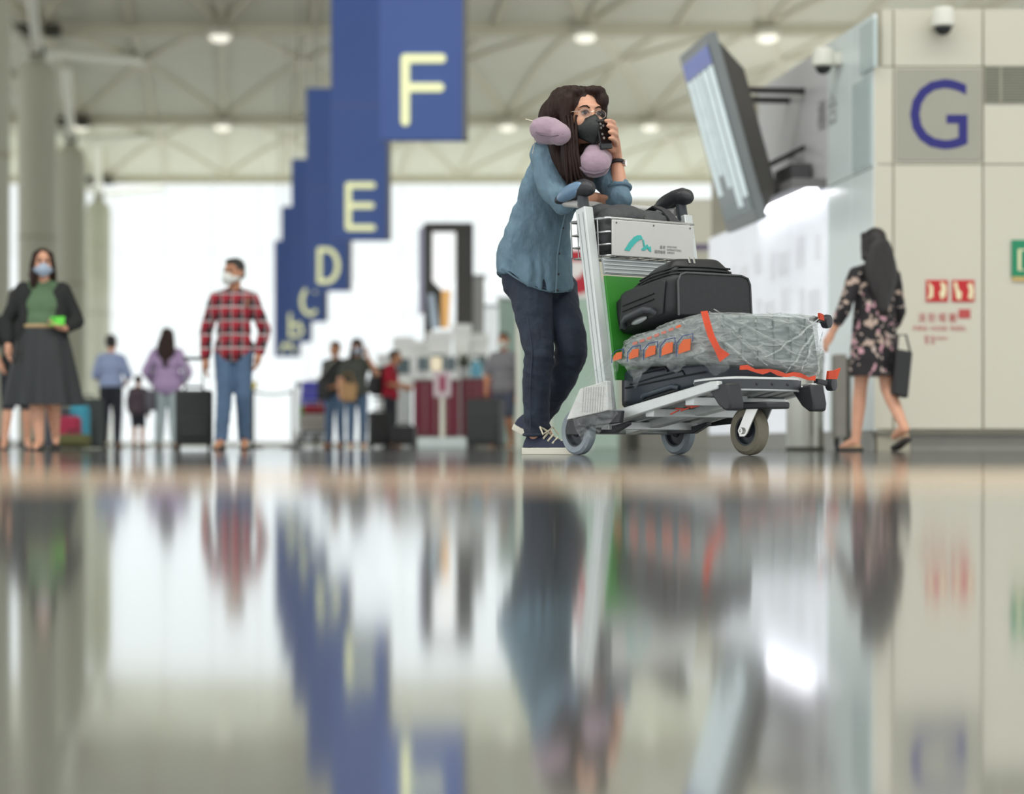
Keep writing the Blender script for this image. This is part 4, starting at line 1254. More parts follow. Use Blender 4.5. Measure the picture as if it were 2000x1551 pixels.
# legs inside the jeans
RH, RK, RA = P(1040, 555, 9.2), P(1054, 690, 9.12), P(1049, 850, 9.17)
LH, LK, LA = P(1088, 565, 9.35), P(1118, 678, 9.18), P(1048, 822, 9.47)
b.chain([spine[0], RH, RK, RA], [.09, .075, .05, .036]).chain([spine[0], LH, LK, LA], [.09, .075, .05, .036])
b.chain([RA, RA + V(.045, -.035, -.048)], [.032, .018]).chain([LA, LA + V(.05, -.04, -.07)], [.036, .025])
me = remesh(b, 0.0048, 3, .4)
mesh_to_local(me, woman)
obj('body', me, M_skin, woman, smooth=True, sharp=180)
face_parts(woman, HC, HR, HS, M_hair)
M_mask = mat('black_mask', (36, 40, 40), 0.55, var=0.08, scale=30, bump=0.2, bscale=50)
mk = mask(woman, HC, HR, HS * 1.10, M_mask)
obj('mask_seam', MB().tube([HC + HR @ (V(x, -(.013 + .101 * (1 - abs(x / .071) ** 1.7) * 1.10), -.040 - .014 * abs(x / .071)) * HS * 1.115) for x in [-.06 + .012 * i for i in range(11)]], .0012, 5), mat('mask_seam_grey', (88, 92, 92), 0.5), mk, world=True)
# glasses
M_gold = mat('pale_metal_frame', (226, 216, 196), 0.2, metal=0.6)
def hw(x, y, z): return HC + HR @ (V(x, y, z) * HS)
gl = obj('glasses', MB().tube([hw(-.012, -.103, .006), hw(0, -.108, .010), hw(.012, -.103, .006)], .0016, 6), M_gold, woman, world=True)
for sx in (-1, 1):
    pts = [hw(sx * (.036 + .025 * math.cos(a)), -.100 + .010 * abs(math.cos(a)) * (1 if math.cos(a) > 0 else 0), .001 + .017 * math.sin(a)) for a in [2 * math.pi * i / 20 for i in range(20)]]
    obj('rim', MB().tube(pts, .0007, 6, closed=True), M_gold, gl, world=True, smooth=True)
    obj('lens', MB().add(pts, [tuple(range(20))]), glass_mat('spectacle_lens', 0.06), gl, world=True)
    obj('temple', MB().tube([hw(sx * .061, -.088, .008), hw(sx * .075, -.06, .010), hw(sx * .08, .01, .004)], .0016, 6), M_gold, gl, world=True)
# hair
h = MB()
def he(p, r): h.ell(hw(*p), tuple(a * HS for a in r), HR, 20, 14)
he((0, .030, .044), (.092, .098, .088))
he((-.02, .07, .0), (.090, .075, .095))
he((-.052, .035, .045), (.088, .082, .085))
he((-.085, .075, .0), (.075, .07, .085))
he((.060, -.034, .064), (.034, .052, .044))
he((.076, -.012, .028), (.020, .050, .06))
he((.032, -.040, .102), (.050, .040, .024))
he((-.048, -.018, .094), (.036, .046, .030))
h.chain([hw(-.075, -.03, .065), hw(-.088, -.022, .0), P(1107, 262, 8.87), P(1110, 300, 8.85), P(1118, 335, 8.86), P(1128, 362, 8.88)], [.028, .026, .024, .032, .036, .026])
h.chain([hw(-.10, .05, .02), P(1090, 262, 8.97), P(1094, 300, 8.94), P(1106, 340, 8.92), P(1118, 372, 8.92)], [.055, .052, .045, .04, .024])
h.chain([hw(-.05, .10, 0), P(1105, 275, 9.08), P(1112, 320, 8.98)], [.07, .06, .05])
h.chain([hw(.03, -.02, -.10), P(1142, 305, 8.93), P(1142, 340, 8.93), P(1146, 365, 8.94)], [.035, .040, .040, .026])
h.chain([P(1128, 310, 8.90), P(1130, 345, 8.90), P(1136, 375, 8.91)], [.030, .034, .022])
me = remesh(h, 0.006, 3, .5, disp=lambda c: 0.004 * noise.noise(V(c.x * 60, c.y * 60, c.z * 7)) + 0.002 * noise.noise(V(c.x * 140, c.y * 140, c.z * 12)))
mesh_to_local(me, woman)
obj('hair', me, M_hair, woman, smooth=True, sharp=180)
for k, (x0, dx) in enumerate(((1107, 0), (1112, 6), (1117, 10), (1100, -3), (1123, 12))):
    pts = [P(x0 - 5 + k * 2, 225, 8.85), P(x0 + 2, 262, 8.835), P(x0 + 4, 300, 8.815), P(x0 + 8 + dx * .4, 340, 8.82), P(x0 + 12 + dx, 374 - 3 * k, 8.84)]
    obj('hair_strand', MB().tube(pts, [.006, .008, .009, .007, .002], 8), M_hair, woman, world=True, smooth=True)

# shirt
def ring(px, py, d, a, bb, zf=None, n=28, yaw=0.0):
    c = P(px, py, d)
    out = []
    for i in range(n):
        t = 2 * math.pi * i / n
        p = c + FWD * bb * math.cos(t) - LFT * a * math.sin(t)
        if zf: p = p + V(0, 0, zf(math.degrees(t)))
        out.append(p)
    return out
def hem(t):      # heights along the shirt tail: low in front and back, cut high at the sides
    return -.088 * (max(0, math.cos(math.radians(t))) ** 1.2) - .02 * (max(0, -math.cos(math.radians(t))) ** 2) + .012 * abs(math.sin(math.radians(t))) ** 4
b = MB()
b.loft([ring(1046, 536, 9.25, .178, .140, hem), ring(1044, 500, 9.24, .170, .132), ring(1052, 450, 9.19, .152, .118), ring(1064, 405, 9.14, .140, .110), ring(1080, 360, 9.10, .142, .105), ring(1096, 322, 9.07, .150, .100), ring(1107, 297, 9.06, .130, .08), ring(1112, 284, 9.06, .075, .065)])
b.chain([P(1064, 303, 9.02), P(1072, 345, 8.95), RE + V(-.004, 0, -.006), RE.lerp(RW, .28)], [.064, .062, .056, .046], 18)
b.chain([P(1166, 314, 9.13), P(1188, 350, 9.05), LE + V(.0, 0, -.008), LE.lerp(LW, .25) + V(.002, 0, 0)], [.062, .060, .054, .048], 18)
b.chain([P(1112, 300, 9.06), P(1064, 303, 9.02)], [.07, .062]).chain([P(1112, 300, 9.06), P(1166, 314, 9.13)], [.07, .06])
def folds(c):
    v = c - P(1050, 450, 9.15)
    d = 0.016 * noise.noise(V(v.x * 9 + v.z * 8, v.y * 8, v.z * 5 - v.x * 6)) + 0.008 * noise.noise(V(v.x * 26 + v.z * 14, v.y * 22, v.z * 11)) + 0.0012 * noise.noise(c * 90)
    if c.z < 0.9: d += 0.006 * math.sin(math.atan2(v.x, v.y) * 7 + 1.5 * noise.noise(V(v.x * 5, v.y * 5, v.z * 4))) * (0.9 - c.z) / 0.15
    return d
me = remesh(b, 0.0062, 3, .5, disp=folds)
mesh_to_local(me, woman)
M_denim = mat('blue_denim_shirt', (114, 140, 156), 0.8, var=0.2, scale=8, bump=0.7, bscale=8, bdist=0.045, stretch=(1.6, 1.0, 0.8), spec=0.2)
sh = obj('denim_shirt', me, M_denim, woman, smooth=True, sharp=180)
M_seam = mat('denim_seam', (98, 122, 136), 0.8)
M_button = mat('dark_button', (44, 50, 56), 0.3)
# placket, buttons, hem and yoke seams
pl = [P(1120, 345, 8.93), P(1108, 400, 8.99), P(1096, 450, 9.04), P(1088, 500, 9.09), P(1087, 540, 9.10), P(1085, 572, 9.10)]
obj('placket', MB().tube([p + FWD * 0.006 for p in pl], .006, 6), M_seam, sh, world=True, smooth=True)
for i in range(1, 6):
    obj('button', MB().ell(pl[i] + FWD * 0.014 + V(0, 0, .01), (.006, .006, .006), None, 10, 6), M_button, sh, world=True, smooth=True)
hr = ring(1046, 536, 9.25, .177, .139, lambda t: hem(t) + .003)
obj('hem_seam', MB().tube(hr, .0035, 6, closed=True), M_seam, sh, world=True, smooth=True)
for c_, q in ((RE.lerp(RW, .28), RW - RE), (LE.lerp(LW, .25), LW - LE)):
    a_, b_ = frame(q)
    obj('sleeve_cuff', MB().tube([c_ + (a_ * math.cos(t) + b_ * math.sin(t)) * .047 for t in [2 * math.pi * i / 20 for i in range(20)]], .008, 8, closed=True), M_denim, sh, world=True, smooth=True)
cl = ring(1113, 280, 9.05, .078, .072)
obj('collar', MB().tube(cl[3:26], .012, 8), M_denim, sh, world=True, smooth=True)
for i in range(3):
    obj('sleeve_tab_button', MB().ell(P(1060 + i * 3, 368 + i * 9, 8.90), .005, None, 8, 6), M_button, sh, world=True)

# jeans
b = MB()
b.loft([ring(1048, 505, 9.25, .150, .115), ring(1044, 540, 9.26, .158, .122), ring(1046, 570, 9.26, .150, .115), ring(1050, 590, 9.26, .12, .09)])
b.chain([P(1036, 545, 9.21), P(1040, 595, 9.18), P(1047, 640, 9.15), P(1053, 690, 9.12), P(1048, 740, 9.14), P(1047, 795, 9.16), P(1049, 845, 9.17)], [.105, .088, .075, .067, .062, .057, .056], 20)
b.chain([P(1086, 562, 9.33), P(1098, 610, 9.26), P(1113, 655, 9.20), P(1117, 684, 9.19), P(1098, 740, 9.28), P(1070, 788, 9.38), P(1054, 812, 9.44)], [.092, .080, .072, .070, .062, .056, .054], 20)
def jfold(c):
    k = 0.0
    for zz, w in ((0.40, .05), (0.12, .05), (0.78, .06)):
        k += math.exp(-((c.z - zz) / w) ** 2)
    return (0.003 + 0.006 * k) * noise.noise(V(c.x * 12, c.y * 12, c.z * 34 + c.x * 10)) + 0.003 * noise.noise(V(c.x * 30, c.y * 30, c.z * 9))
me = remesh(b, 0.0065, 3, .5, cuts=[(P(1049, 853, 9.17), (0, 0, -1))], disp=jfold)
mesh_to_local(me, woman)
M_jean = mat('dark_navy_denim', (44, 52, 68), 0.8, var=0.2, scale=10, bump=0.7, bscale=11, bdist=0.03)
je = obj('jeans', me, M_jean, woman, smooth=True, sharp=180)
M_jseam = mat('jean_seam', (56, 64, 82), 0.8)
obj('jean_hem', MB().tube([RA + V(.056 * math.cos(t), .056 * math.sin(t), .002) for t in [2 * math.pi * i / 20 for i in range(20)]], .007, 8, closed=True), M_jean, je, world=True, smooth=True)
obj('jean_seam', MB().tube([P(1030, 620, 9.07), P(1040, 690, 9.055), P(1035, 760, 9.085), P(1036, 840, 9.11)], .0022, 6), M_jseam, je, world=True)
M_navy = mat('navy_canvas', (48, 54, 76), 0.75, var=0.08, bump=0.2, bscale=200)
hl = P(1024, 880, 9.2); hl.z = 0.0
shoe(woman, hl, (.80, -.60, 0), .285, (M_navy, M_sole))
h2 = P(1003, 838, 9.55)
shoe(woman, h2, (.86, -.5, 0), .265, (M_navy, M_sole), pitch=math.radians(24))
# watch
a_, b_ = frame(LW - LE)
wc_ = LW.lerp(LE, .10)
wt = obj('watch_strap', MB().tube([wc_ + (a_ * math.cos(t) + b_ * math.sin(t)) * .029 for t in [2 * math.pi * i / 24 for i in range(24)]], .0085, 8, closed=True), mat('black_strap', (34, 34, 36), 0.4), woman, world=True, smooth=True)
obj('watch_face', MB().cone(wc_ + V(.026, -.012, 0), wc_ + V(.036, -.016, 0), .014, n=18), M_bolt, wt, world=True, smooth=True)
for t in (3.6, 4.2, 4.8):
    obj('watch_link', MB().ell(wc_ + (a_ * math.cos(t) + b_ * math.sin(t)) * .037, .004, None, 8, 6), M_bolt, wt, world=True)

# phone (held: a thing of its own)
pc = P(1180, 262, 8.83)
ph = thing('mobile_phone', 'black mobile phone held to the ear of the leaning woman', 'phone', pc)
pn = V(.66, -.75, 0.05).normalized()
pu = V(.22, 0, -1); pu = (pu - pn * pu.dot(pn)).normalized()
pv = pn.cross(pu)
obj('phone_body', MB().obox(pc, pu, pv, pn, .125, .068, .009), mat('phone_black', (24, 25, 28), 0.18), ph, world=True, bevel=0.004, seg=3)
for da, db in ((-.042, -.018), (-.026, -.018), (-.034, -.004), (.0, -.016), (.016, -.01)):
    obj('camera_lens', MB().cone(pc + pu * da + pv * db + pn * .004, pc + pu * da + pv * db + pn * .007, .0055, n=14), M_eyew if da == .016 else M_alu2, ph, world=True, smooth=True)

# neck pillow (worn loosely: a thing of its own)
np_ = thing('neck_pillow', 'lilac horseshoe neck pillow resting on the shoulders of the phoning woman', 'pillow', P(1112, 300, 9.0))
b = MB()
R1 = Matrix.Rotation(math.radians(12), 3, 'Y')
b.ell(P(1071, 255, 8.84), (.080, .07, .056), R1, 20, 14).ell(P(1092, 262, 8.81), (.050, .05, .046), R1, 20, 14)
b.ell(P(1161, 319, 8.84), (.069, .055, .060), None, 20, 14).ell(P(1160, 302, 8.86), (.045, .05, .045), None, 20, 14)
b.chain([P(1066, 258, 8.98), P(1082, 262, 9.12), P(1120, 272, 9.19), P(1165, 290, 9.17), P(1176, 306, 9.04), P(1166, 316, 8.92)], [.058, .055, .05, .048, .050, .055], 16)
me = remesh(b, 0.006, 6, .6, disp=lambda c: 0.002 * noise.noise(c * 40))
mesh_to_local(me, np_)
M_lilac = mat('lilac_velour', (170, 146, 160), 0.8, var=0.08, scale=30, bump=0.15, bscale=90, sheen=0.3)
obj('cushion', me, M_lilac, np_, smooth=True, sharp=180)
M_lil_d = mat('grey_mauve_trim', (112, 98, 108), 0.8)
obj('piping', MB().tube([P(1132, 326, 8.82), P(1142, 336, 8.795), P(1160, 340, 8.785), P(1178, 336, 8.80), P(1190, 326, 8.83)], .006, 8), M_lil_d, np_, world=True, smooth=True)
obj('seam', MB().tube([P(1038, 252, 8.82), P(1054, 263, 8.775), P(1076, 267, 8.765), P(1100, 262, 8.765)], .0025, 6), M_lil_d, np_, world=True, smooth=True)
obj('zip_tab', MB().bar(P(1044, 238, 8.88), P(1026, 233, 8.88), .012, .005), M_lace, np_, world=True, bevel=0.002)
obj('cord', MB().tube([P(1044, 262, 8.87), P(1043, 285, 8.87), P(1040, 300, 8.88)], .0015, 6), M_lace, np_, world=True)
# ================================================================ other travellers
def V3(t): return Vector(t)
def joints(H, **kw):
    j = dict(pelvis=(0, 0, .53), chest=(0, 0, .71), neck=(0, .008, .825), head=(0, -.012, .925))
    for s, n in ((1, 'L'), (-1, 'R')):
        j['hip' + n] = (s * .05, 0, .51); j['knee' + n] = (s * .055, -.012, .28); j['ank' + n] = (s * .055, .012, .045)
        j['sh' + n] = (s * .094, 0, .792); j['el' + n] = (s * .122, .015, .625); j['wr' + n] = (s * .13, -.03, .475)
        j['fd' + n] = (s * .1, -1, 0)
    j.update(kw)
    return {k: (Vector(v) * H if not k.startswith('fd') else Vector(v).normalized()) for k, v in j.items()}

def person(label, px, d, H, rot, J, skin=None, g=1.0, top=None, sleeve=2.0, hem=.50, bottom='trousers', bm_=None, cuff=.05, hair='short', hair_m=None, mask_m=None, shoes=None, look=0.0, hairlen=.70, pad=.016, flare=0.0, voxel=.0095, X=None, barefoot=False, skirt=None, faces=True, hairw=1.0):
    root = thing('person', label, 'person', ((px - CX) / FPX * d, d, 0), rot, 'travellers in the hall')
    root.rotation_euler = (0, 0, rot)
    skin = skin or M_skin
    j = joints(H, **J)
    b = MB()
    R = Matrix.Rotation(look, 3, 'Z')
    s = H / 1.62 * .98
    hc = j['head']
    head_prims(b, hc, R, s)
    b.cap(hc + R @ V(0, .02, -.06) * s, j['neck'], .048 * s, .055 * s)
    b.ell(j['pelvis'], (.088 * H * g, .062 * H * g, .075 * H)).ell(j['pelvis'].lerp(j['chest'], .5), (.070 * H * g, .052 * H * g, .09 * H)).ell(j['chest'], (.084 * H * g, .058 * H * g, .09 * H))
    for n in 'LR':
        b.chain([j['neck'], j['sh' + n]], [.030 * H, .025 * H])
        el, wr = j['el' + n], j['wr' + n]
        b.chain([j['sh' + n], el, el.lerp(wr, .3), wr], [.030 * H * g, .025 * H * g, .024 * H * g, .016 * H])
        b.chain([j['hip' + n], j['knee' + n], j['knee' + n].lerp(j['ank' + n], .3), j['ank' + n]], [.046 * H * g, .031 * H * g, .032 * H * g, .020 * H])
        f = j['fd' + n]
        a = j['ank' + n]
        b.chain([a, V(a.x, a.y, a.z - .015 * H) + f * .06 * H, V(a.x, a.y, max(.014 * H, a.z - .035 * H)) + f * .105 * H], [.022 * H, .02 * H, .014 * H])
        # hand with five fingers
        hd = j.get('hd' + n)
        hd = (hd / H).normalized() if hd is not None else (wr - el).normalized()
        sd = V(0, -1, 0) - hd * V(0, -1, 0).dot(hd)
        sd = sd.normalized() if sd.length > .1 else V(1, 0, 0)
        inn = hd.cross(sd) * (1 if n == 'L' else -1)
        pe = wr + hd * .045 * H
        b.chain([wr, wr + hd * .02 * H, pe], [.016 * H, .020 * H, .018 * H])
        for i in range(4):
            k0 = pe + sd * (.018 - .012 * i) * H
            b.chain([k0, k0 + hd * .025 * H, k0 + hd * (.045, .05, .047, .038)[i] * H + inn * .012 * H], [.0075 * H, .0068 * H, .0055 * H], 8)
        b.chain([wr + hd * .02 * H + sd * .012 * H, wr + hd * .038 * H + sd * .03 * H, wr + hd * .06 * H + sd * .034 * H], [.009 * H, .0075 * H, .006 * H], 8)
    obj('body', remesh(b, voxel, 2, .4), skin, root, smooth=True, sharp=180)
    hm = hair_m or M_hair_bk
    if faces:
        MI = root_mat(root)
        c_w = MI @ hc
        R_w = MI.to_3x3() @ R
        face_parts(root, c_w, R_w, s, hm)
        if mask_m: mask(root, c_w, R_w, s * 1.07, mask_m, ridge=False)
    # hair
    h = MB()
    def he(p, r): h.ell(hc + R @ (V3(p) * s), tuple(a * s for a in r), R, 18, 12)
    he((0, .026, .044), (.083, .094, .084))
    if hair == 'short':
        he((0, .05, -.01), (.078, .06, .06)); he((0, -.03, .088), (.06, .05, .03))
    else:
        he((0, .05, -.02), (.09, .07, .09))
        for sx in (-1, 1):
            h.chain([hc + R @ (V(sx * .062, -.035, .075) * s), hc + R @ (V(sx * .083, -.005, .0) * s), hc + R @ (V(sx * .085, .03, -.10) * s)], [.022 * s, .02 * s, .03 * s])
        z1 = hairlen * H
        top_z = hc.z - .02
        for k in range(22):
            t = k / 21
            z = top_z + (z1 - top_z) * t
            he_r = (.092 + .022 * math.sin(math.pi * t)) * s * (1 - .45 * t ** 3) * (1 + (hairw - 1) * math.sin(math.pi * min(1, t * 1.2)))
            h.ell(V(hc.x * (1 - t), .045 * H + .022 * H * t, z), (he_r, .05 * s, .07 * s), None, 16, 10)
        h.ell(hc + R @ (V(-.075, -.01, -.13) * s), (.035 * s, .035 * s, .09 * s), None, 14, 10)
    obj('hair', remesh(h, .010, 2, .5, disp=lambda c: .004 * noise.noise(V(c.x * 50, c.y * 50, c.z * 8))), hm, root, smooth=True, sharp=180)
    # top
    if top:
        t = MB()
        p = pad
        hz = hem * H
        low = j['pelvis'].lerp(V(0, 0, hz), 1.0)
        t.ell(j['chest'], (.084 * H * g + p, .060 * H * g + p, .095 * H)).ell(j['pelvis'].lerp(j['chest'], .5), (.076 * H * g + p + flare * .4, .056 * H * g + p, .11 * H))
        if not flare: t.ell((j['pelvis'].x, j['pelvis'].y, max(hz + .03 * H, j['pelvis'].z)), (.088 * H * g + p, .064 * H * g + p, .10 * H))
        if flare:
            zt = j['chest'].z
            t.loft([[V((.080 * H * g + p + (flare + .01 * H) * q_) * math.cos(a_), (.056 * H * g + p + flare * .7 * q_) * math.sin(a_), zt + (hz - .03 - zt) * q_) for a_ in [2 * math.pi * i_ / 28 for i_ in range(28)]] for q_ in (0, .2, .4, .6, .8, 1.0)])
        for n in 'LR':
            t.chain([j['neck'] - V(0, 0, .006 * H), j['sh' + n]], [.036 * H, .033 * H])
            if sleeve < .25: continue
            sh_, el, wr = j['sh' + n], j['el' + n], j['wr' + n]
            if sleeve <= 1:
                t.chain([sh_, sh_.lerp(el, sleeve)], [.028 * H * g + p * .5, .027 * H * g + p * .7])
            else:
                t.chain([sh_, el, el.lerp(wr, sleeve - 1)], [.028 * H * g + p * .5, .025 * H * g + p * .6, .021 * H * g + p * .6])
        obj('top', remesh(t, .0105, 3, .5, cuts=[((0, 0, hz), (0, 0, -1))], disp=lambda c: .006 * noise.noise(V(c.x * 9, c.y * 9, c.z * 16)) + .004 * math.sin(c.x * 46 + 3 * noise.noise(c * 4)) * max(0, (hz + .35 - c.z))), top, root, smooth=True, sharp=180)
    if bottom == 'trousers':
        t = MB()
        t.ell(j['pelvis'], (.088 * H * g + .012, .066 * H * g + .012, .07 * H))
        kk = 1.0 if cuff < .2 else .0
        for n in 'LR':
            kn, an = j['knee' + n], j['ank' + n]
            t.chain([j['hip' + n], kn, kn.lerp(an, .5), an], [.049 * H * g + .01, .036 * H * g + .01, .032 * H * g + .01, .029 * H + .008])
        cuts = [((0, 0, j['pelvis'].z + .035 * H), (0, 0, 1)), ((0, 0, cuff * H), (0, 0, -1))]
        obj('trousers', remesh(t, .0105, 3, .5, cuts=cuts, disp=lambda c: .005 * noise.noise(V(c.x * 14, c.y * 14, c.z * 22))), bm_, root, smooth=True, sharp=180)
    elif bottom == 'skirt':
        z0, z1, r0, r1, pl_ = skirt
        rings = []
        for k in range(13):
            t_ = k / 12
            z = (z0 + (z1 - z0) * t_) * H
            rr = (r0 + (r1 - r0) * t_ ** .8) * H
            rings.append([V(rr * math.cos(a) * (1 + .07 * t_ * math.sin(pl_ * a + .8 * math.sin(a * 3))), rr * .78 * math.sin(a) * (1 + .07 * t_ * math.sin(pl_ * a + .8 * math.sin(a * 3))), z) for a in [2 * math.pi * i / 72 for i in range(72)]])
        obj('skirt', MB().loft(rings, cap=False), bm_, root, smooth=True, sharp=180)
    MI = root_mat(root)
    if shoes:
        for n in 'LR':
            a = j['ank' + n]
            f = j['fd' + n]
            lift = max(0, a.z - .05 * H)
            hp = V(a.x, a.y, 0) - f * .04 * H
            hp.z = lift
            shoe(root, MI @ hp, MI.to_3x3() @ f, .155 * H, shoes, pitch=math.asin(min(.9, lift / (.155 * H))) if lift > 0 else 0, laces=False, low=barefoot)
    return root, j, MI

M_msk_b = mat('pale_blue_mask', (168, 184, 204), 0.7)
M_msk_w = mat('white_mask', (226, 228, 224), 0.7)
M_bl_top = mat('black_knit', (36, 38, 38), 0.85, var=0.1)
M_shoe_bk = mat('black_leather', (34, 33, 32), 0.45)
M_shoe_br = mat('brown_leather', (92, 74, 58), 0.5)
M_sole_bk = mat('dark_sole', (52, 50, 48), 0.6)
M_tan_sh = mat('beige_sandal', (168, 140, 112), 0.6)

# ---- woman in green top, black cardigan and long skirt
M_gtop = mat('sage_green_top', (92, 118, 88), 0.8)
M_skirt = mat('charcoal_pleated_skirt', (42, 46, 48), 0.6, var=0.2, scale=5, stretch=(3, 3, 0.4))
gw, gj, gM = person('woman in green top, black cardigan and long dark skirt holding a green phone', 84, 17.3, 1.63, math.radians(8),
    dict(wrL=(.115, -.085, .60), elL=(.165, .01, .64), elR=(-.175, .02, .64), wrR=(-.165, -.03, .52), kneeR=(-.03, -.03, .28), ankR=(-.012, -.06, .045), ankL=(.055, .07, .075), kneeL=(.045, .02, .28), hdL=(-.8, -.3, .25)),
    g=1.22, top=M_gtop, sleeve=.2, hem=.60, bottom='skirt', bm_=M_skirt, skirt=(.625, .225, .105, .19, 11), hair='long', hair_m=M_hair, mask_m=M_msk_b, shoes=(M_shoe_bk, M_sole_bk), hairlen=.66, look=math.radians(8), barefoot=True)
H = 1.63
t = MB()
for n, sx in (('L', 1), ('R', -1)):
    t.chain([gj['neck'] + V(sx * .04, .03, -.03), gj['sh' + n]], [.055, .068])
    t.chain([gj['sh' + n], gj['el' + n], gj['el' + n].lerp(gj['wr' + n], .8)], [.070, .062, .048])
    t.chain([gj['sh' + n] + V(sx * -.025, -.03, -.04), V(sx * .135, -.06, .64 * H), V(sx * .15, -.05, .56 * H)], [.062, .055, .05])
t.ell((0, .06, .70 * H), (.155, .07, .20)).ell((0, .05, .58 * H), (.165, .075, .14))
obj('cardigan', remesh(t, .011, 3, .5, disp=lambda c: .005 * noise.noise(V(c.x * 12, c.y * 12, c.z * 16))), M_bl_top, gw, smooth=True, sharp=180)
obj('waistband', MB().tube([V(.112 * H * math.cos(a), .085 * H * math.sin(a), .612 * H) for a in [2 * math.pi * i / 40 for i in range(40)]], .016, 8, closed=True), mat('tan_waistband', (186, 160, 118), 0.6), gw, smooth=True)
gph = thing('mobile_phone', 'bright green mobile phone in the hand of the woman in green', 'phone', gM @ (gj['wrL'] + V(-.05, -.09, .06)))
q0 = gM @ (gj['wrL'] + V(-.06, -.06, .055))
obj('phone_case', MB().obox(q0, V(1, .1, .05), V(0, .3, 1), V(0, -1, .3), .115, .075, .012), mat('lime_green_case', (96, 214, 60), 0.4), gph, world=True, bevel=0.006)
obj('camera_block', MB().obox(q0 + V(-.03, -.012, .015), V(1, .1, .05), V(0, .3, 1), V(0, -1, .3), .022, .022, .006), mat('lime_dark', (60, 150, 40), 0.4), gph, world=True, bevel=0.003)

# ---- man in plaid shirt
def plaid():
    m = mat('red_black_plaid', (150, 30, 42), 0.85)
    nt = m.node_tree
    b_ = nt.nodes['Principled BSDF']
    tc = nt.nodes.new('ShaderNodeTexCoord')
    sp = nt.nodes.new('ShaderNodeSeparateXYZ')
    nt.links.new(tc.outputs['Object'], sp.inputs[0])
    def band(sock, freq, lo, hi, ph=0.0):
        mu = nt.nodes.new('ShaderNodeMath'); mu.operation = 'MULTIPLY_ADD'
        mu.inputs[1].default_value = freq; mu.inputs[2].default_value = ph
        nt.links.new(sock, mu.inputs[0])
        fr_ = nt.nodes.new('ShaderNodeMath'); fr_.operation = 'FRACT'
        nt.links.new(mu.outputs[0], fr_.inputs[0])
        rp = nt.nodes.new('ShaderNodeValToRGB')
        e = rp.color_ramp
        e.interpolation = 'CONSTANT'
        e.elements[0].color = (0, 0, 0, 1)
        e.elements[1].position = lo; e.elements[1].color = (1, 1, 1, 1)
        x_ = e.elements.new(hi); x_.color = (0, 0, 0, 1)
        nt.links.new(fr_.outputs[0], rp.inputs[0])
        return rp.outputs['Color']
    red, dark, white = lin((170, 34, 52)), lin((36, 32, 38)), lin((196, 186, 186))
    def mixc(f, a, c, op='MIX', fac=None):
        n = nt.nodes.new('ShaderNodeMix'); n.data_type = 'RGBA'; n.blend_type = op
        if fac is not None: n.inputs[0].default_value = fac
        else: nt.links.new(f, n.inputs[0])
        if isinstance(a, tuple): n.inputs[6].default_value = (*a, 1)
        else: nt.links.new(a, n.inputs[6])
        if isinstance(c, tuple): n.inputs[7].default_value = (*c, 1)
        else: nt.links.new(c, n.inputs[7])
        return n.outputs[2]
    h1 = mixc(band(sp.outputs[2], 8.0, .5, .98), red, dark)
    v1 = mixc(band(sp.outputs[0], 10.0, .5, .98), red, dark)
    m1 = mixc(None, h1, v1, fac=.5)
    m2 = mixc(band(sp.outputs[2], 8.0, .40, .52), m1, white)
    m3 = mixc(band(sp.outputs[0], 10.0, .90, .97), m2, white)
    nt.links.new(m3, b_.inputs['Base Color'])
    return m
M_plaid = plaid()
M_bjean = mat('mid_blue_denim', (84, 108, 138), 0.8, var=0.18, scale=5)
pm_, pj, pM = person('man in red and black plaid shirt walking with a black suitcase', 457, 19.7, 1.76, 0.0,
    dict(elR=(-.15, .03, .62), wrR=(-.15, .02, .475), elL=(.155, .04, .625), wrL=(.13, .0, .50), kneeR=(-.045, -.03, .29), ankR=(-.06, -.05, .045), kneeL=(.05, -.02, .285), ankL=(.045, .09, .05)),
    skin=M_skin2, top=M_plaid, sleeve=1.85, hem=.46, bm_=M_bjean, hair='short', hair_m=mat('grey_black_hair', (52, 50, 48), 0.6, var=0.2), mask_m=M_msk_w, shoes=(M_shoe_br, M_sole_bk), look=math.radians(-30), pad=.028, g=1.0)
obj('shoulder_strap', MB().tube([pM @ V(.13, -.10, 1.30), pM @ V(.14, -.02, 1.44), pM @ V(.13, .09, 1.34)], .018, 8), mat('brown_strap', (140, 96, 80), 0.7), pm_, world=True, smooth=True)

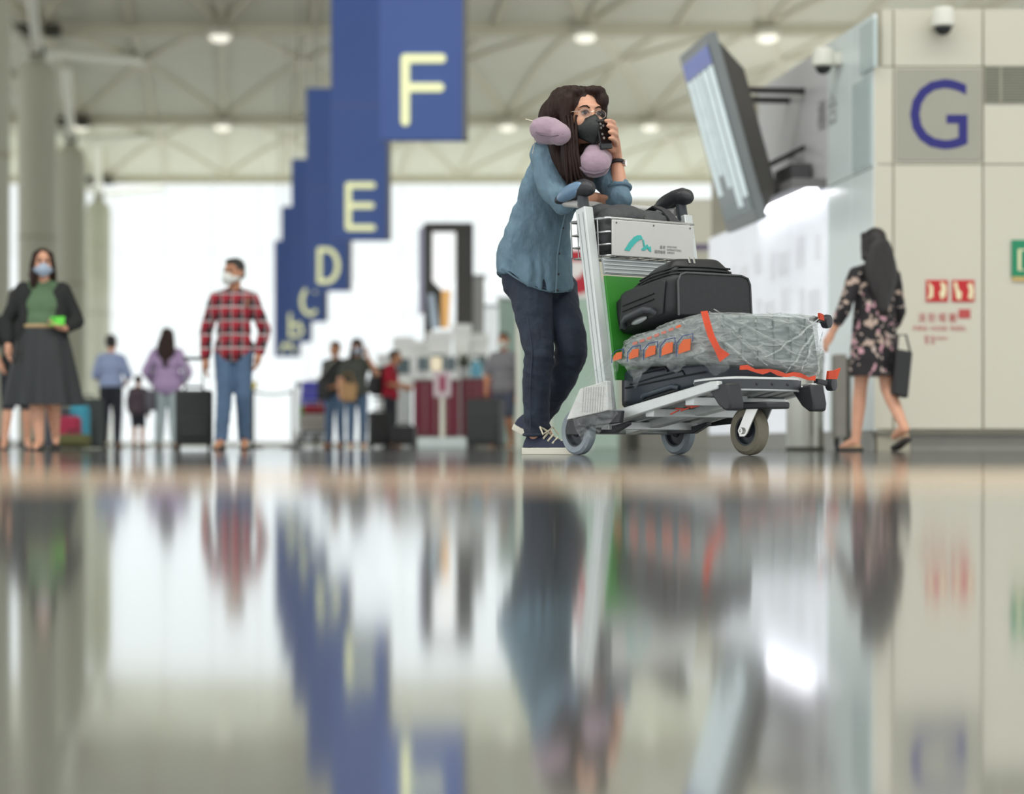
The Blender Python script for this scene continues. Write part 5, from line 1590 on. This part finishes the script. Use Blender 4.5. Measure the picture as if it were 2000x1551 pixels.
def suitcase(label, px, d, w, h, th, m, rot=0.0, handle=0.0, lean=0.0):
    X = (px - CX) / FPX * d
    t = thing('suitcase', label, 'suitcase', (X, d, 0), rot, 'suitcases standing in the hall')
    z0 = .055
    o = obj('case_body', MB().box((-w / 2, -th / 2, z0), (w / 2, th / 2, z0 + h)), m, t, bevel=.03, seg=3)
    obj('front_pocket', MB().box((-w * .4, -th / 2 - .02, z0 + .06), (w * .4, -th / 2 + .01, z0 + h * .55)), m, t, bevel=.015)
    obj('zip_line', MB().box((-w / 2 - .002, -th * .1, z0 + .02), (w / 2 + .002, -th * .06, z0 + h - .02)), M_pipe, t)
    obj('top_handle', MB().tube([V(-.09, 0, z0 + h), V(-.07, 0, z0 + h + .035), V(.07, 0, z0 + h + .035), V(.09, 0, z0 + h)], .012, 8), M_black_pl, t, smooth=True)
    if handle:
        for sx in (-1, 1):
            obj('pull_rod', MB().cone((sx * .08, th * .3, z0 + h), (sx * .08, th * .3, z0 + h + handle), .008, n=8), M_alu2, t)
        obj('pull_grip', MB().box((-.10, th * .3 - .015, z0 + h + handle - .015), (.10, th * .3 + .015, z0 + h + handle + .015)), M_black_pl, t, bevel=.008)
    for sx in (-1, 1):
        for sy in (-1, 1):
            obj('caster', MB().cone((sx * w * .4 - .012, sy * th * .32, .028), (sx * w * .4 + .012, sy * th * .32, .028), .028, n=14).box((sx * w * .4 - .016, sy * th * .32 - .012, .03), (sx * w * .4 + .016, sy * th * .32 + .012, .07)), M_black_pl, t, smooth=True)
    return t
M_case_bk = mat('black_case', (36, 37, 38), 0.55, var=0.1)
suitcase('upright black suitcase pulled by the man in plaid', 379, 20.0, .34, .50, .24, M_case_bk, 0.15, .30)

# ---- lilac woman and blue shirt man, seen from behind
M_lil = mat('lilac_sweater', (172, 148, 186), 0.85)
M_palej = mat('pale_grey_trousers', (164, 178, 180), 0.8)
lw, lj, lM = person('woman with long brown hair in lilac sweater seen from behind', 326, 28.0, 1.58, math.radians(180),
    dict(elL=(.17, .0, .64), wrL=(.12, -.08, .56), elR=(-.17, .0, .64), wrR=(-.12, -.08, .56), ankL=(.07, .0, .045), ankR=(-.07, .03, .045)),
    top=M_lil, sleeve=1.9, hem=.44, bm_=M_palej, hair='long', hair_m=M_hair, shoes=(M_shoe_br, M_sole_bk), pad=.04, g=1.1, hairlen=.70, faces=False, hairw=1.2)
bgl = thing('shoulder_bag', 'dark grey shoulder bag at the hip of the lilac woman', 'bag', lM @ V(.20, .03, .62))
obj('bag_body', MB().box((-.06, -.12, -.12), (.06, .12, .14)), mat('dark_grey_bag', (84, 82, 90), 0.6), bgl, bevel=.03, seg=3)
obj('bag_strap', MB().tube([V(0, -.10, .13), V(.03, -.06, .45), V(.10, 0, .66), V(.03, .06, .45), V(0, .10, .13)], .008, 6), M_sole_bk, bgl, smooth=True)
M_bsh = mat('pale_blue_shirt', (150, 164, 200), 0.8)
M_dkt = mat('black_trousers', (36, 40, 48), 0.8)
person('man in pale blue shirt and black trousers seen from behind', 217, 32.0, 1.70, math.radians(175),
    dict(elL=(.15, -.03, .63), wrL=(.10, -.12, .60), elR=(-.15, -.03, .63), wrR=(-.10, -.12, .58), ankL=(.05, .06, .06)),
    top=M_bsh, sleeve=.9, hem=.545, bm_=M_dkt, hair='short', shoes=(M_shoe_bk, M_sole_bk), pad=.03, faces=False, g=1.05)
# ---- child and half hidden traveller
M_dcoat = mat('dark_plum_coat', (78, 66, 74), 0.85)
person('small child in dark coat beside the lilac woman', 270, 29.0, 1.0, math.radians(170), dict(elL=(.14, -.02, .64), wrL=(.13, -.06, .5)), top=M_dcoat, sleeve=1.9, hem=.36, bm_=M_dkt, cuff=.3, hair='short', hair_m=M_hair, shoes=(M_shoe_bk, M_sole_bk), pad=.03, skin=M_skin2, faces=False, voxel=.012)
hm_, hj, hM = person('person in black half hidden behind the woman in green', 34, 20.5, 1.55, math.radians(15), dict(elR=(-.15, .01, .63), wrR=(-.11, -.07, .53), ankR=(-.08, -.04, .045), ankL=(.06, .05, .05)), top=M_bl_top, sleeve=.95, hem=.44, bm_=M_dkt, cuff=.25, hair='long', shoes=(M_shoe_bk, M_sole_bk), mask_m=M_msk_w, pad=.03, hairlen=.75)
# ---- group by the window
M_blk_tee = mat('black_tee', (44, 46, 46), 0.85)
M_olive = mat('dark_olive_tee', (74, 78, 72), 0.85)
M_red_tee = mat('crimson_tee', (164, 24, 48), 0.85)
M_gry_tee = mat('grey_tee', (138, 136, 142), 0.85)
M_gsh = mat('slate_shorts', (92, 98, 116), 0.85)
mb_, mbj, mbM = person('man in black tee and jeans with a bag across his chest', 655, 34.0, 1.70, math.radians(-20), dict(elL=(.15, -.02, .62), wrL=(.06, -.10, .58), ankR=(-.07, .02, .045)), skin=M_skin2, top=M_blk_tee, sleeve=.85, hem=.50, bm_=M_bjean, hair='short', shoes=(M_shoe_bk, M_sole_bk), pad=.03, g=1.05)
bgk = thing('sling_bag', 'black sling bag hanging on the man in black tee', 'bag', mbM @ V(-.14, -.12, .95))
obj('bag_body', MB().box((-.11, -.05, -.18), (.11, .05, .16)), M_case_bk, bgk, bevel=.03, seg=3)
obj('bag_strap', MB().tube([V(-.08, 0, .15), V(.08, -.02, .38), V(.22, .06, .50)], .014, 6), mat('pale_strap', (170, 168, 160), 0.7), bgk, smooth=True)
wc2, wcj, wcM = person('woman in dark tee and cap holding a phone to her face', 697, 32.5, 1.66, math.radians(12), dict(elL=(.18, -.04, .68), wrL=(.085, -.07, .84), elR=(-.15, .02, .63), wrR=(-.16, -.06, .52), ankL=(.06, .04, .045), hdL=(-.2, 0, 1)), top=M_olive, sleeve=.7, hem=.47, bm_=M_bjean, hair='long', hair_m=M_hair, shoes=(M_tan_sh, M_sole), mask_m=M_msk_b, pad=.03, hairlen=.74, g=1.02)
hc_ = wcj['head']
cap_ = obj('cap', MB().ell(hc_ + V(0, .02, .062), (.092, .10, .075), None, 18, 10), M_case_bk, wc2, smooth=True)
obj('cap_brim', MB().ell(hc_ + V(0, -.10, .055), (.07, .07, .010), None, 16, 8), M_case_bk, cap_, smooth=True)
tb = thing('tote_bag', 'tan leather tote bag on the arm of the woman in cap', 'bag', wcM @ V(-.15, -.12, .84))
obj('bag_body', MB().hexa([(-.10, -.06, -.13), (.12, -.06, -.13), (.12, .06, -.13), (-.10, .06, -.13), (-.12, -.04, .14), (.14, -.04, .14), (.14, .04, .14), (-.12, .04, .14)]), mat('tan_leather', (176, 138, 92), 0.55), tb, bevel=.02)
obj('bag_handle', MB().tube([V(-.09, 0, .13), V(-.05, 0, .30), V(.05, 0, .30), V(.09, 0, .13)], .010, 6), MATS['tan_leather'], tb, smooth=True)
rd, rj, rM = person('person in crimson tee and black trousers facing right', 762, 35.0, 1.64, math.radians(78), dict(elL=(.12, -.02, .64), wrL=(.08, -.15, .62), elR=(-.12, -.02, .64), wrR=(-.08, -.15, .60), neck=(0, -.02, .82), head=(0, -.055, .905)), skin=M_skin2, top=M_red_tee, sleeve=.8, hem=.49, bm_=M_dkt, hair='short', shoes=(M_shoe_bk, M_sole_bk), pad=.03, g=1.05)
bk = thing('backpack', 'black backpack worn by the person in crimson tee', 'backpack', rM @ V(0, .2, 1.1), math.radians(78))
obj('pack_body', MB().box((-.15, -.07, -.24), (.15, .11, .24)), M_case_bk, bk, bevel=.05, seg=3)
obj('pack_pocket', MB().box((-.11, .09, -.2), (.11, .16, .04)), M_case_bk, bk, bevel=.03)
for sx in (-1, 1):
    obj('pack_strap', MB().tube([V(sx * .08, -.06, .2), V(sx * .085, -.18, .26), V(sx * .09, -.31, .12), V(sx * .10, -.22, -.16), V(sx * .10, -.06, -.2)], .014, 6), M_case_bk, bk, smooth=True)
person('man in grey tee and shorts with white mask beside a dark suitcase', 984, 31.7, 1.72, math.radians(-28), dict(elR=(-.16, .0, .64), wrR=(-.12, -.09, .50), elL=(.15, .03, .62), wrL=(.15, -.02, .48), ankR=(-.06, -.02, .045), ankL=(.06, .03, .045)), skin=mat('skin_ruddy', (210, 146, 112), 0.5), top=M_gry_tee, sleeve=.85, hem=.46, bm_=M_gsh, cuff=.27, hair='short', mask_m=M_msk_w, shoes=(M_shoe_bk, M_sole), pad=.035, g=1.15, look=math.radians(15))
suitcase('large dark grey suitcase beside the man in grey tee', 948, 31.0, .50, .66, .30, mat('charcoal_case', (64, 66, 68), 0.55), -0.3)
suitcase('black suitcase between the man in black and the red counter', 742, 33.6, .34, .52, .24, M_case_bk, 0.3, .2)
suitcase('small black suitcase at the feet of the person in crimson', 790, 33.2, .36, .30, .24, M_case_bk, -0.2)

# ---- woman in floral tunic walking away
def floral():
    m = mat('black_floral_print', (34, 32, 34), 0.8)
    nt = m.node_tree
    b_ = nt.nodes['Principled BSDF']
    tc = nt.nodes.new('ShaderNodeTexCoord')
    base = (*lin((36, 33, 36)), 1)
    prev = None
    for k, (sc, th, col) in enumerate(((7.0, .30, (206, 158, 168)), (5.5, .30, (186, 164, 150)), (10.0, .22, (198, 180, 170)))):
        mp = nt.nodes.new('ShaderNodeMapping')
        mp.inputs['Location'].default_value = (k * 3.1, k * 1.7, k * 5.3)
        nt.links.new(tc.outputs['Object'], mp.inputs['Vector'])
        nz = nt.nodes.new('ShaderNodeTexNoise'); nz.inputs['Scale'].default_value = 12
        nt.links.new(mp.outputs[0], nz.inputs['Vector'])
        mx = nt.nodes.new('ShaderNodeMix'); mx.data_type = 'RGBA'; mx.blend_type = 'ADD'; mx.inputs[0].default_value = .3
        nt.links.new(mp.outputs[0], mx.inputs[6]); nt.links.new(nz.outputs['Color'], mx.inputs[7])
        vo = nt.nodes.new('ShaderNodeTexVoronoi'); vo.inputs['Scale'].default_value = sc
        nt.links.new(mx.outputs[2], vo.inputs['Vector'])
        lt = nt.nodes.new('ShaderNodeMath'); lt.operation = 'LESS_THAN'; lt.inputs[1].default_value = th
        nt.links.new(vo.outputs['Distance'], lt.inputs[0])
        cm = nt.nodes.new('ShaderNodeMix'); cm.data_type = 'RGBA'
        nt.links.new(lt.outputs[0], cm.inputs[0])
        if prev is None: cm.inputs[6].default_value = base
        else: nt.links.new(prev, cm.inputs[6])
        cm.inputs[7].default_value = (*lin(col), 1)
        prev = cm.outputs[2]
    nt.links.new(prev, b_.inputs['Base Color'])
    return m
M_floral = floral()
fw, fj, fM = person('woman with long black hair in black floral tunic walking away', 1708, 15.4, 1.60, math.radians(180 + 22),
    dict(shL=(.098, 0, .79), shR=(-.098, 0, .79), elL=(.165, .02, .64), wrL=(.20, -.03, .53), elR=(-.14, -.02, .63), wrR=(-.145, -.10, .54),
         kneeL=(.045, -.045, .285), ankL=(.06, -.06, .045), kneeR=(-.045, .03, .285), ankR=(-.05, .17, .10)),
    top=M_floral, sleeve=1.55, hem=.335, bottom=None, hair='long', shoes=(M_tan_sh, M_sole_bk), barefoot=True, pad=.022, flare=.04, hairlen=.64, faces=False, g=.98, hairw=1.3)
hb_ = thing('handbag', 'black handbag carried by the woman in floral tunic', 'bag', P(1757, 770, 15.25))
X0 = P(1757, 770, 15.25)
obj('bag_body', MB().hexa([V(-.06, -.06, 0), V(.05, -.06, -.03), V(.05, .08, -.03), V(-.06, .08, 0), V(-.03, -.05, .32), V(.085, -.05, .30), V(.085, .06, .30), V(-.03, .06, .32)]), M_case_bk, hb_, bevel=.012)
obj('bag_strap', MB().tube([V(-.02, 0, .31), V(-.01, .0, .42), V(.045, .0, .42), V(.075, 0, .30)], .008, 6), M_case_bk, hb_, smooth=True)

# ================================================================ furniture and equipment of the hall
M_ss = mat('stainless_steel', (176, 176, 166), 0.25, metal=0.8, var=0.06, scale=3, stretch=(6, 6, 0.2))
t = thing('litter_bin', 'round stainless steel litter bin behind the front of the trolley', 'bin', (P(1572, 0, 17.2).x, 17.2, 0))
obj('bin_body', MB().lathe([(.145, 0), (.15, .02), (.15, .70), (.145, .72)], n=36), M_ss, t, smooth=True)
obj('bin_rim', MB().lathe([(.15, .70), (.157, .715), (.157, .775), (.12, .79), (.09, .79), (.09, .74)], n=36), M_ss, t, smooth=True)
obj('bin_foot', MB().lathe([(.14, 0), (.155, 0), (.155, .03), (.14, .035)], n=36), M_steel_dark, t, smooth=True)
t = thing('cleaning_cart', 'narrow dark wheeled cart beside the stainless bin', 'cart', (P(1634, 0, 16.95).x, 16.75, 0))
obj('cart_panel', MB().box((-.055, -.1, .10), (.035, .1, .75)), mat('cart_grey', (128, 126, 118), 0.5), t, bevel=.01)
obj('cart_frame', MB().box((.035, -.09, .06), (.065, .09, .72)), M_steel_dark, t, bevel=.008)
for sx in (-.03, .05):
    obj('caster', MB().cone((sx - .012, 0, .04), (sx + .012, 0, .04), .04, n=16), M_black_pl, t, smooth=True)
    obj('caster_fork', MB().box((sx - .02, -.015, .04), (sx + .02, .015, .11)), M_steel_dark, t)

# maroon counters
M_maroon = mat('maroon_laminate', (124, 34, 60), 0.4, var=0.06, scale=2)
M_ctop = mat('counter_top', (176, 170, 168), 0.4)
def counter(label, px0, px1, d, ztop, zbot):
    x0, x1 = P(px0, 0, d).x, P(px1, 0, d).x
    t = thing('counter', label, 'counter', ((x0 + x1) / 2, d, 0))
    w = (x1 - x0) / 2
    obj('body', MB().box((-w, 0, zbot), (w, .7, ztop - .03)), M_maroon, t, bevel=.01)
    obj('worktop', MB().box((-w - .02, -.05, ztop - .03), (w + .02, .74, ztop)), M_ctop, t, bevel=.006)
    obj('plinth', MB().box((-w + .03, .04, 0), (w - .03, .66, zbot)), M_plinth, t)
    for k in range(1, 4):
        obj('panel_joint', MB().box((-w + 2 * w * k / 4 - .006, -.004, zbot + .02), (-w + 2 * w * k / 4 + .006, .002, ztop - .05)), M_gap, t)
counter('left maroon counter behind the round sign stand', 808, 895, 37.0, 1.20, .22)
counter('right maroon counter behind the dark grey suitcase', 900, 962, 37.6, 1.25, .22)
# round-cornered sign on a stand with a broad pale base
sd_ = 30.0
t = thing('sign_stand', 'free-standing notice with pale maroon print on a broad white base', 'sign', (P(864, 0, sd_).x, sd_, 0))
obj('base', MB().box((-.34, -.25, 0), (.34, .25, .16)), mat('pale_acrylic', (206, 216, 216), 0.3), t, bevel=.02)
obj('pole', MB().cone((0, 0, .16), (0, 0, .72), .035, n=16), M_white_paint, t, smooth=True)
bdp = obj('sign_board', MB().box((-.125, -.02, .72), (.125, .02, 1.09)), mat('pale_pink_board', (206, 190, 196), 0.4), t, bevel=.05, seg=4)
obj('printed_mark', MB().box((-.045, -.024, .80), (.045, -.02, 1.02)), mat('maroon_print', (160, 62, 92), 0.5), bdp, bevel=.002)
# tower display: dark portal with a white field
td = 42.0
def tx(px): return P(px, 0, td).x - P(868, 0, td).x
def tz(py): return CH + (HY - py) / FPX * td
t = thing('tower_display', 'tall dark portal-shaped display tower with a white field', 'display', (P(868, 0, td).x, td, 0))
M_tower = mat('tower_dark', (66, 64, 60), 0.5)
obj('post', MB().box((tx(828), 0, 0), (tx(844), .35, tz(440))), M_tower, t, bevel=.02)
obj('post', MB().box((tx(890), 0, 0), (tx(924), .35, tz(440))), M_tower, t, bevel=.02)
obj('lintel', MB().box((tx(828), -.01, tz(452)), (tx(924), .36, tz(435))), M_tower, t, bevel=.02)
obj('side_panel', MB().hexa([V(tx(814), .8, tz(610)), V(tx(829), 0, tz(610)), V(tx(829), .1, tz(610)), V(tx(814), .9, tz(610)), V(tx(814), .8, tz(440)), V(tx(829), 0, tz(440)), V(tx(829), .1, tz(440)), V(tx(814), .9, tz(440))]), mat('lavender_panel', (150, 146, 190), 0.4), t)
obj('white_field', MB().prism([(tx(844), tz(548)), (tx(862), tz(566)), (tx(880), tz(566)), (tx(890), tz(540)), (tx(890), tz(452)), (tx(844), tz(452))], (0, .1, 0), (1, 0, 0), (0, 0, 1), (0, .06, 0)), mat('lit_white_field', (250, 252, 252), 0.4, emit=0.7, var=0.01), t)
obj('orange_field', MB().prism([(tx(861), tz(640)), (tx(876), tz(640)), (tx(880), tz(566)), (tx(862), tz(566))], (0, .1, 0), (1, 0, 0), (0, 0, 1), (0, .06, 0)), mat('lit_orange_field', (240, 184, 110), 0.4, emit=0.35, var=0.03), t)
obj('lower_panel', MB().prism([(tx(844), tz(640)), (tx(861), tz(640)), (tx(862), tz(566)), (tx(844), tz(548))], (0, .1, 0), (1, 0, 0), (0, 0, 1), (0, .06, 0)), M_tower, t)
obj('slanted_banner', MB().prism([(tx(842), tz(640)), (tx(858), tz(640)), (tx(848), tz(575)), (tx(836), tz(575))], (0, -.08, 0), (1, 0, 0), (0, 0, 1), (0, .04, 0)), mat('pale_blue_banner', (196, 212, 230), 0.5), t)
# self-service kiosks in front of the tower
M_kw = mat('kiosk_white', (244, 246, 244), 0.35, var=0.02)
M_kg = mat('kiosk_grey', (206, 210, 210), 0.4)
M_kscr = mat('kiosk_screen', (90, 104, 110), 0.2, emit=0.1)
KL = ('first', 'second', 'third', 'fourth', 'fifth', 'sixth')
for i, (px, d, hh, sc_) in enumerate(((752, 45, 1.75, .8), (788, 42, 1.95, 1.0), (824, 40.5, 1.8, .9), (858, 40, 1.95, 1.2), (902, 41, 2.15, .9), (936, 41.6, 2.0, .9))):
    t = thing('service_kiosk', '%s white self-service kiosk from the left behind the maroon counters' % KL[i], 'kiosk', (P(px, 0, d).x, d, 0), 0.2 * (i % 3 - 1), 'white kiosks behind the counters')
    w = .16 * sc_
    obj('pedestal', MB().box((-w, -.15, 0), (w, .15, 1.2)), M_kg, t, bevel=.03)
    obj('head', MB().hexa([V(-w * 1.1, -.22, 1.2), V(w * 1.1, -.22, 1.2), V(w * 1.1, .15, 1.2), V(-w * 1.1, .15, 1.2), V(-w * 1.1, -.05, hh), V(w * 1.1, -.05, hh), V(w * 1.1, .12, hh), V(-w * 1.1, .12, hh)]), M_kw, t, bevel=.03)
    obj('screen', MB().hexa([V(-w * .8, -.205, 1.45), V(w * .8, -.205, 1.45), V(w * .8, -.18, 1.45), V(-w * .8, -.18, 1.45), V(-w * .8, -.10, hh - .2), V(w * .8, -.10, hh - .2), V(w * .8, -.08, hh - .2), V(-w * .8, -.08, hh - .2)]), M_kscr if i % 2 else M_kw, t)
    obj('top_sign', MB().box((-w * 1.3, -.03, hh), (w * 1.3, .03, hh + .22)), M_kw, t, bevel=.02)
# leafy plant on the right counter
pt = thing('potted_plant', 'small dark green potted plant on the right maroon counter', 'plant', (P(906, 0, 37.9).x, 37.9, 1.25))
obj('pot', MB().lathe([(.07, 0), (.10, .16), (.09, .17), (.0, .15)], n=16), M_kg, pt, smooth=True)
random.seed(5)
for k in range(22):
    a = random.uniform(0, 6.28); l = random.uniform(.18, .42); e = random.uniform(.5, 1.3)
    d_ = V(math.cos(a) * math.cos(e), math.sin(a) * math.cos(e), math.sin(e))
    s_ = V(-math.sin(a), math.cos(a), 0)
    p0 = V(0, 0, .15); p1 = p0 + d_ * l * .55; p2 = p0 + d_ * l + V(0, 0, -.05)
    obj('leaf', MB().add([p0, p1 + s_ * .04, p2, p1 - s_ * .04, p1 + V(0, 0, .01)], [(0, 1, 4), (1, 2, 4), (2, 3, 4), (3, 0, 4)]), mat('dark_leaf', (52, 70, 44), 0.6), pt)
# shop front pieces left of the partition: grey column, pale panel
def slab(name, label, cat, px0, px1, py0, d, m, depth=.4):
    x0, x1 = P(px0, 0, d).x, P(px1, 0, d).x
    t = thing(name, label, cat, ((x0 + x1) / 2, d, 0))
    w = (x1 - x0) / 2
    hh = CH + (HY - py0) / FPX * d
    obj('body', MB().box((-w, 0, .08), (w, depth, hh)), m, t, bevel=.02)
    obj('cap', MB().box((-w - .03, -.03, hh), (w + .03, depth + .03, hh + .06)), M_kg, t, bevel=.01)
    obj('plinth', MB().box((-w + .02, .02, 0), (w - .02, depth - .02, .08)), M_plinth, t)
    return t
slab('advert_pillar', 'grey advertising pillar right of the dark display tower', 'pillar', 924, 946, 542, 43.0, mat('pillar_grey', (190, 192, 190), 0.5))
slab('light_column', 'slim bright white panel left of the sea-green partition', 'panel', 948, 972, 600, 44.0, mat('lit_panel', (240, 246, 248), 0.4, emit=0.35, var=0.01))
slab('glass_booth', 'pale green booth between the white panel and the partition', 'booth', 973, 1011, 585, 46.0, mat('pale_green_booth', (166, 190, 178), 0.35))
# computer screens and clutter on the counters
for i, (px, lab) in enumerate(((826, 'leftmost grey screen on the left maroon counter'), (852, 'middle grey screen on the left maroon counter'), (880, 'rightmost grey screen on the left maroon counter'))):
    t = thing('counter_screen', lab, 'screen', (P(px, 0, 37.3).x, 37.3, 1.20))
    obj('stand', MB().cone((0, 0, 0), (0, 0, .14), .03, .025, 12).box((-.08, -.08, 0), (.08, .08, .015)), M_kg, t)
    obj('screen', MB().box((-.105, -.02, .12), (.105, .02, .40)), M_kg, t, bevel=.01)
    obj('display', MB().box((-.09, -.023, .15), (.09, -.02, .38)), M_kscr if i != 1 else mat('warm_lit_screen', (240, 226, 196), 0.4, emit=0.4), t)
t = thing('water_bottle', 'cyan water bottle on the right maroon counter', 'bottle', (P(930, 0, 37.7).x, 37.7, 1.25))
obj('bottle_body', MB().lathe([(.0, 0), (.10, .0), (.11, .05), (.11, .20), (.05, .27), (.035, .30)], n=18), mat('cyan_plastic', (112, 180, 206), 0.3), t, smooth=True)
obj('bottle_cap', MB().lathe([(.045, .29), (.045, .34), (.0, .345)], n=14), M_kw, t, smooth=True)

# queue barrier post with belt
pd = 33.0
t = thing('queue_post', 'slim grey queue barrier post with yellow head', 'barrier post', (P(493, 0, pd).x, pd, 0))
obj('post_base', MB().lathe([(.17, 0), (.17, .02), (.05, .035), (.035, .05)], n=24), M_steel_dark, t, smooth=True)
obj('post_pole', MB().cone((0, 0, .04), (0, 0, .92), .03, n=16), M_steel_dark, t, smooth=True)
obj('post_head', MB().box((-.06, -.05, .92), (.06, .05, 1.03)), mat('signal_yellow', (206, 186, 40), 0.5), t, bevel=.015)
x1 = P(572, 0, pd).x - P(493, 0, pd).x
obj('belt', MB().loft([[V(x1 * k / 8, -.002, .86 - .05 * math.sin(math.pi * k / 8)), V(x1 * k / 8, .002, .86 - .05 * math.sin(math.pi * k / 8)), V(x1 * k / 8, .002, .90 - .05 * math.sin(math.pi * k / 8)), V(x1 * k / 8, -.002, .90 - .05 * math.sin(math.pi * k / 8))] for k in range(9)]), mat('pale_belt', (190, 196, 198), 0.6), t)
t = thing('queue_post', 'slim grey queue barrier post beside the blue trolley', 'barrier post', (P(572, 0, pd).x, pd, 0))
obj('post_base', MB().lathe([(.17, 0), (.17, .02), (.05, .035), (.035, .05)], n=24), M_steel_dark, t, smooth=True)
obj('post_pole', MB().cone((0, 0, .04), (0, 0, .93), .03, n=16), M_kg, t, smooth=True)

# second trolley with blue panel (front towards the hall)
t2 = copy_tree(trolley)
t2.location = (P(601, 0, 36.0).x + .1, 36.0, 0)
t2.rotation_euler = (0, 0, math.radians(-82))
t2['label'] = 'luggage trolley with a blue panel standing near the window group'
M_tblue = mat('violet_blue_board', (72, 72, 178), 0.4, var=0.1)
for o in list(t2.children):
    if o.name.startswith('front_panel'):
        o.data = o.data.copy(); o.data.materials.clear(); o.data.materials.append(M_tblue)
        for c in list(o.children): bpy.data.objects.remove(c)
    elif o.name.startswith('ribbed_plate') or o.name.startswith('plate_rib'):
        o.data = o.data.copy(); o.data.materials.clear(); o.data.materials.append(M_tblue)
RT2 = root_mat(t2)
def t2thing(name, label, cat, c, s, m, bev=.03):
    p = RT2 @ V(*c)
    t = thing(name, label, cat, p, math.radians(-82), 'bags on the blue trolley')
    obj('body', MB().box((-s[0] / 2, -s[1] / 2, 0), (s[0] / 2, s[1] / 2, s[2])), m, t, bevel=bev, seg=3)
    obj('carry_handle', MB().tube([V(0, -.08, s[2] - .005), V(0, -.06, s[2] + .03), V(0, .06, s[2] + .03), V(0, .08, s[2] - .005)], .01, 6), M_black_pl, t, smooth=True)
    return t
t2thing('crate', 'violet blue crate in the basket of the farther trolley', 'crate', (.02, 0, .82), (.2, .40, .30), M_tblue, .015)
t2thing('duffel_bag', 'dark red bag between crate and grey bag on the farther trolley', 'bag', (.36, 0, .58), (.28, .38, .14), mat('dark_red_fabric', (142, 34, 52), 0.7), .05)
t2thing('holdall', 'grey fabric bag on the deck of the farther trolley', 'bag', (.42, 0, .24), (.42, .46, .33), mat('warm_grey_fabric', (158, 152, 148), 0.8), .07)

# heap of luggage at the left
LG = 'bags standing left of the blue shirt man'
def lug(name, label, cat, px, d, w, h, th, m, bev=.05):
    t = thing(name, label, cat, (P(px, 0, d).x, d, 0), random.uniform(-.3, .3), LG)
    obj('body', MB().box((-w / 2, -th / 2, .02), (w / 2, th / 2, h)), m, t, bevel=bev, seg=3)
    obj('pocket', MB().box((-w * .36, -th / 2 - .05, .06), (w * .36, -th / 2 + .02, h * .55)), m, t, bevel=.03)
    obj('handle', MB().tube([V(-.06, 0, h - .01), V(-.05, 0, h + .04), V(.05, 0, h + .04), V(.06, 0, h - .01)], .012, 6), M_black_pl, t, smooth=True)
lug('backpack', 'crimson backpack on the floor left of the blue shirt man', 'backpack', 134, 24.5, .26, .38, .2, mat('crimson_nylon', (164, 36, 72), 0.7))
lug('backpack', 'bright cyan and black backpack on the floor left of the blue shirt man', 'backpack', 156, 25.2, .20, .52, .2, mat('cyan_nylon', (60, 150, 176), 0.7))
lug('suitcase', 'dark upright suitcase nearest to the blue shirt man', 'suitcase', 174, 26.3, .30, .62, .22, mat('dark_teal_case', (52, 60, 60), 0.6), .03)
lug('suitcase', 'slate suitcase behind the skirt of the woman in green', 'suitcase', 116, 25.5, .34, .50, .22, mat('slate_case', (72, 74, 82), 0.6), .03)
lug('duffel_bag', 'olive duffel bag lying before the crimson backpack', 'bag', 142, 23.8, .40, .17, .22, mat('olive_fabric', (92, 92, 56), 0.8), .06)

# red and white roll-up banner behind the trolley handle
bd_ = 27.0
t = thing('rollup_banner', 'red and white roll-up banner between the denim shirt and the trolley post', 'banner', (P(1132, 0, bd_).x, bd_, 0))
w_ = .13
M_bw = mat('banner_white', (236, 230, 228), 0.6)
obj('banner_foot', MB().box((-w_ - .03, -.1, 0), (w_ + .03, .1, .06)), M_kg, t, bevel=.02)
obj('banner_pole', MB().cone((0, .03, .05), (0, .03, 2.5), .012, n=10), M_kg, t, smooth=True)
bs = obj('banner_sheet', MB().box((-w_, -.004, .06), (w_, .004, 2.5)), M_bw, t)
M_br = mat('banner_red', (186, 34, 52), 0.6)
obj('red_field', MB().box((-w_, -.007, 2.36), (w_, -.004, 2.5)), M_br, bs)
obj('red_field', MB().prism([(-.09, 1.98), (-.02, 1.94), (.10, 1.98), (.12, 2.2), (.05, 2.24), (0, 2.16), (-.07, 2.14)], (0, -.007, 0), (1, 0, 0), (0, 0, 1), (0, .003, 0)), M_br, bs)
obj('green_field', MB().box((-w_, -.007, .06), (w_, -.004, 1.9)), mat('banner_green', (168, 192, 176), 0.6), bs)
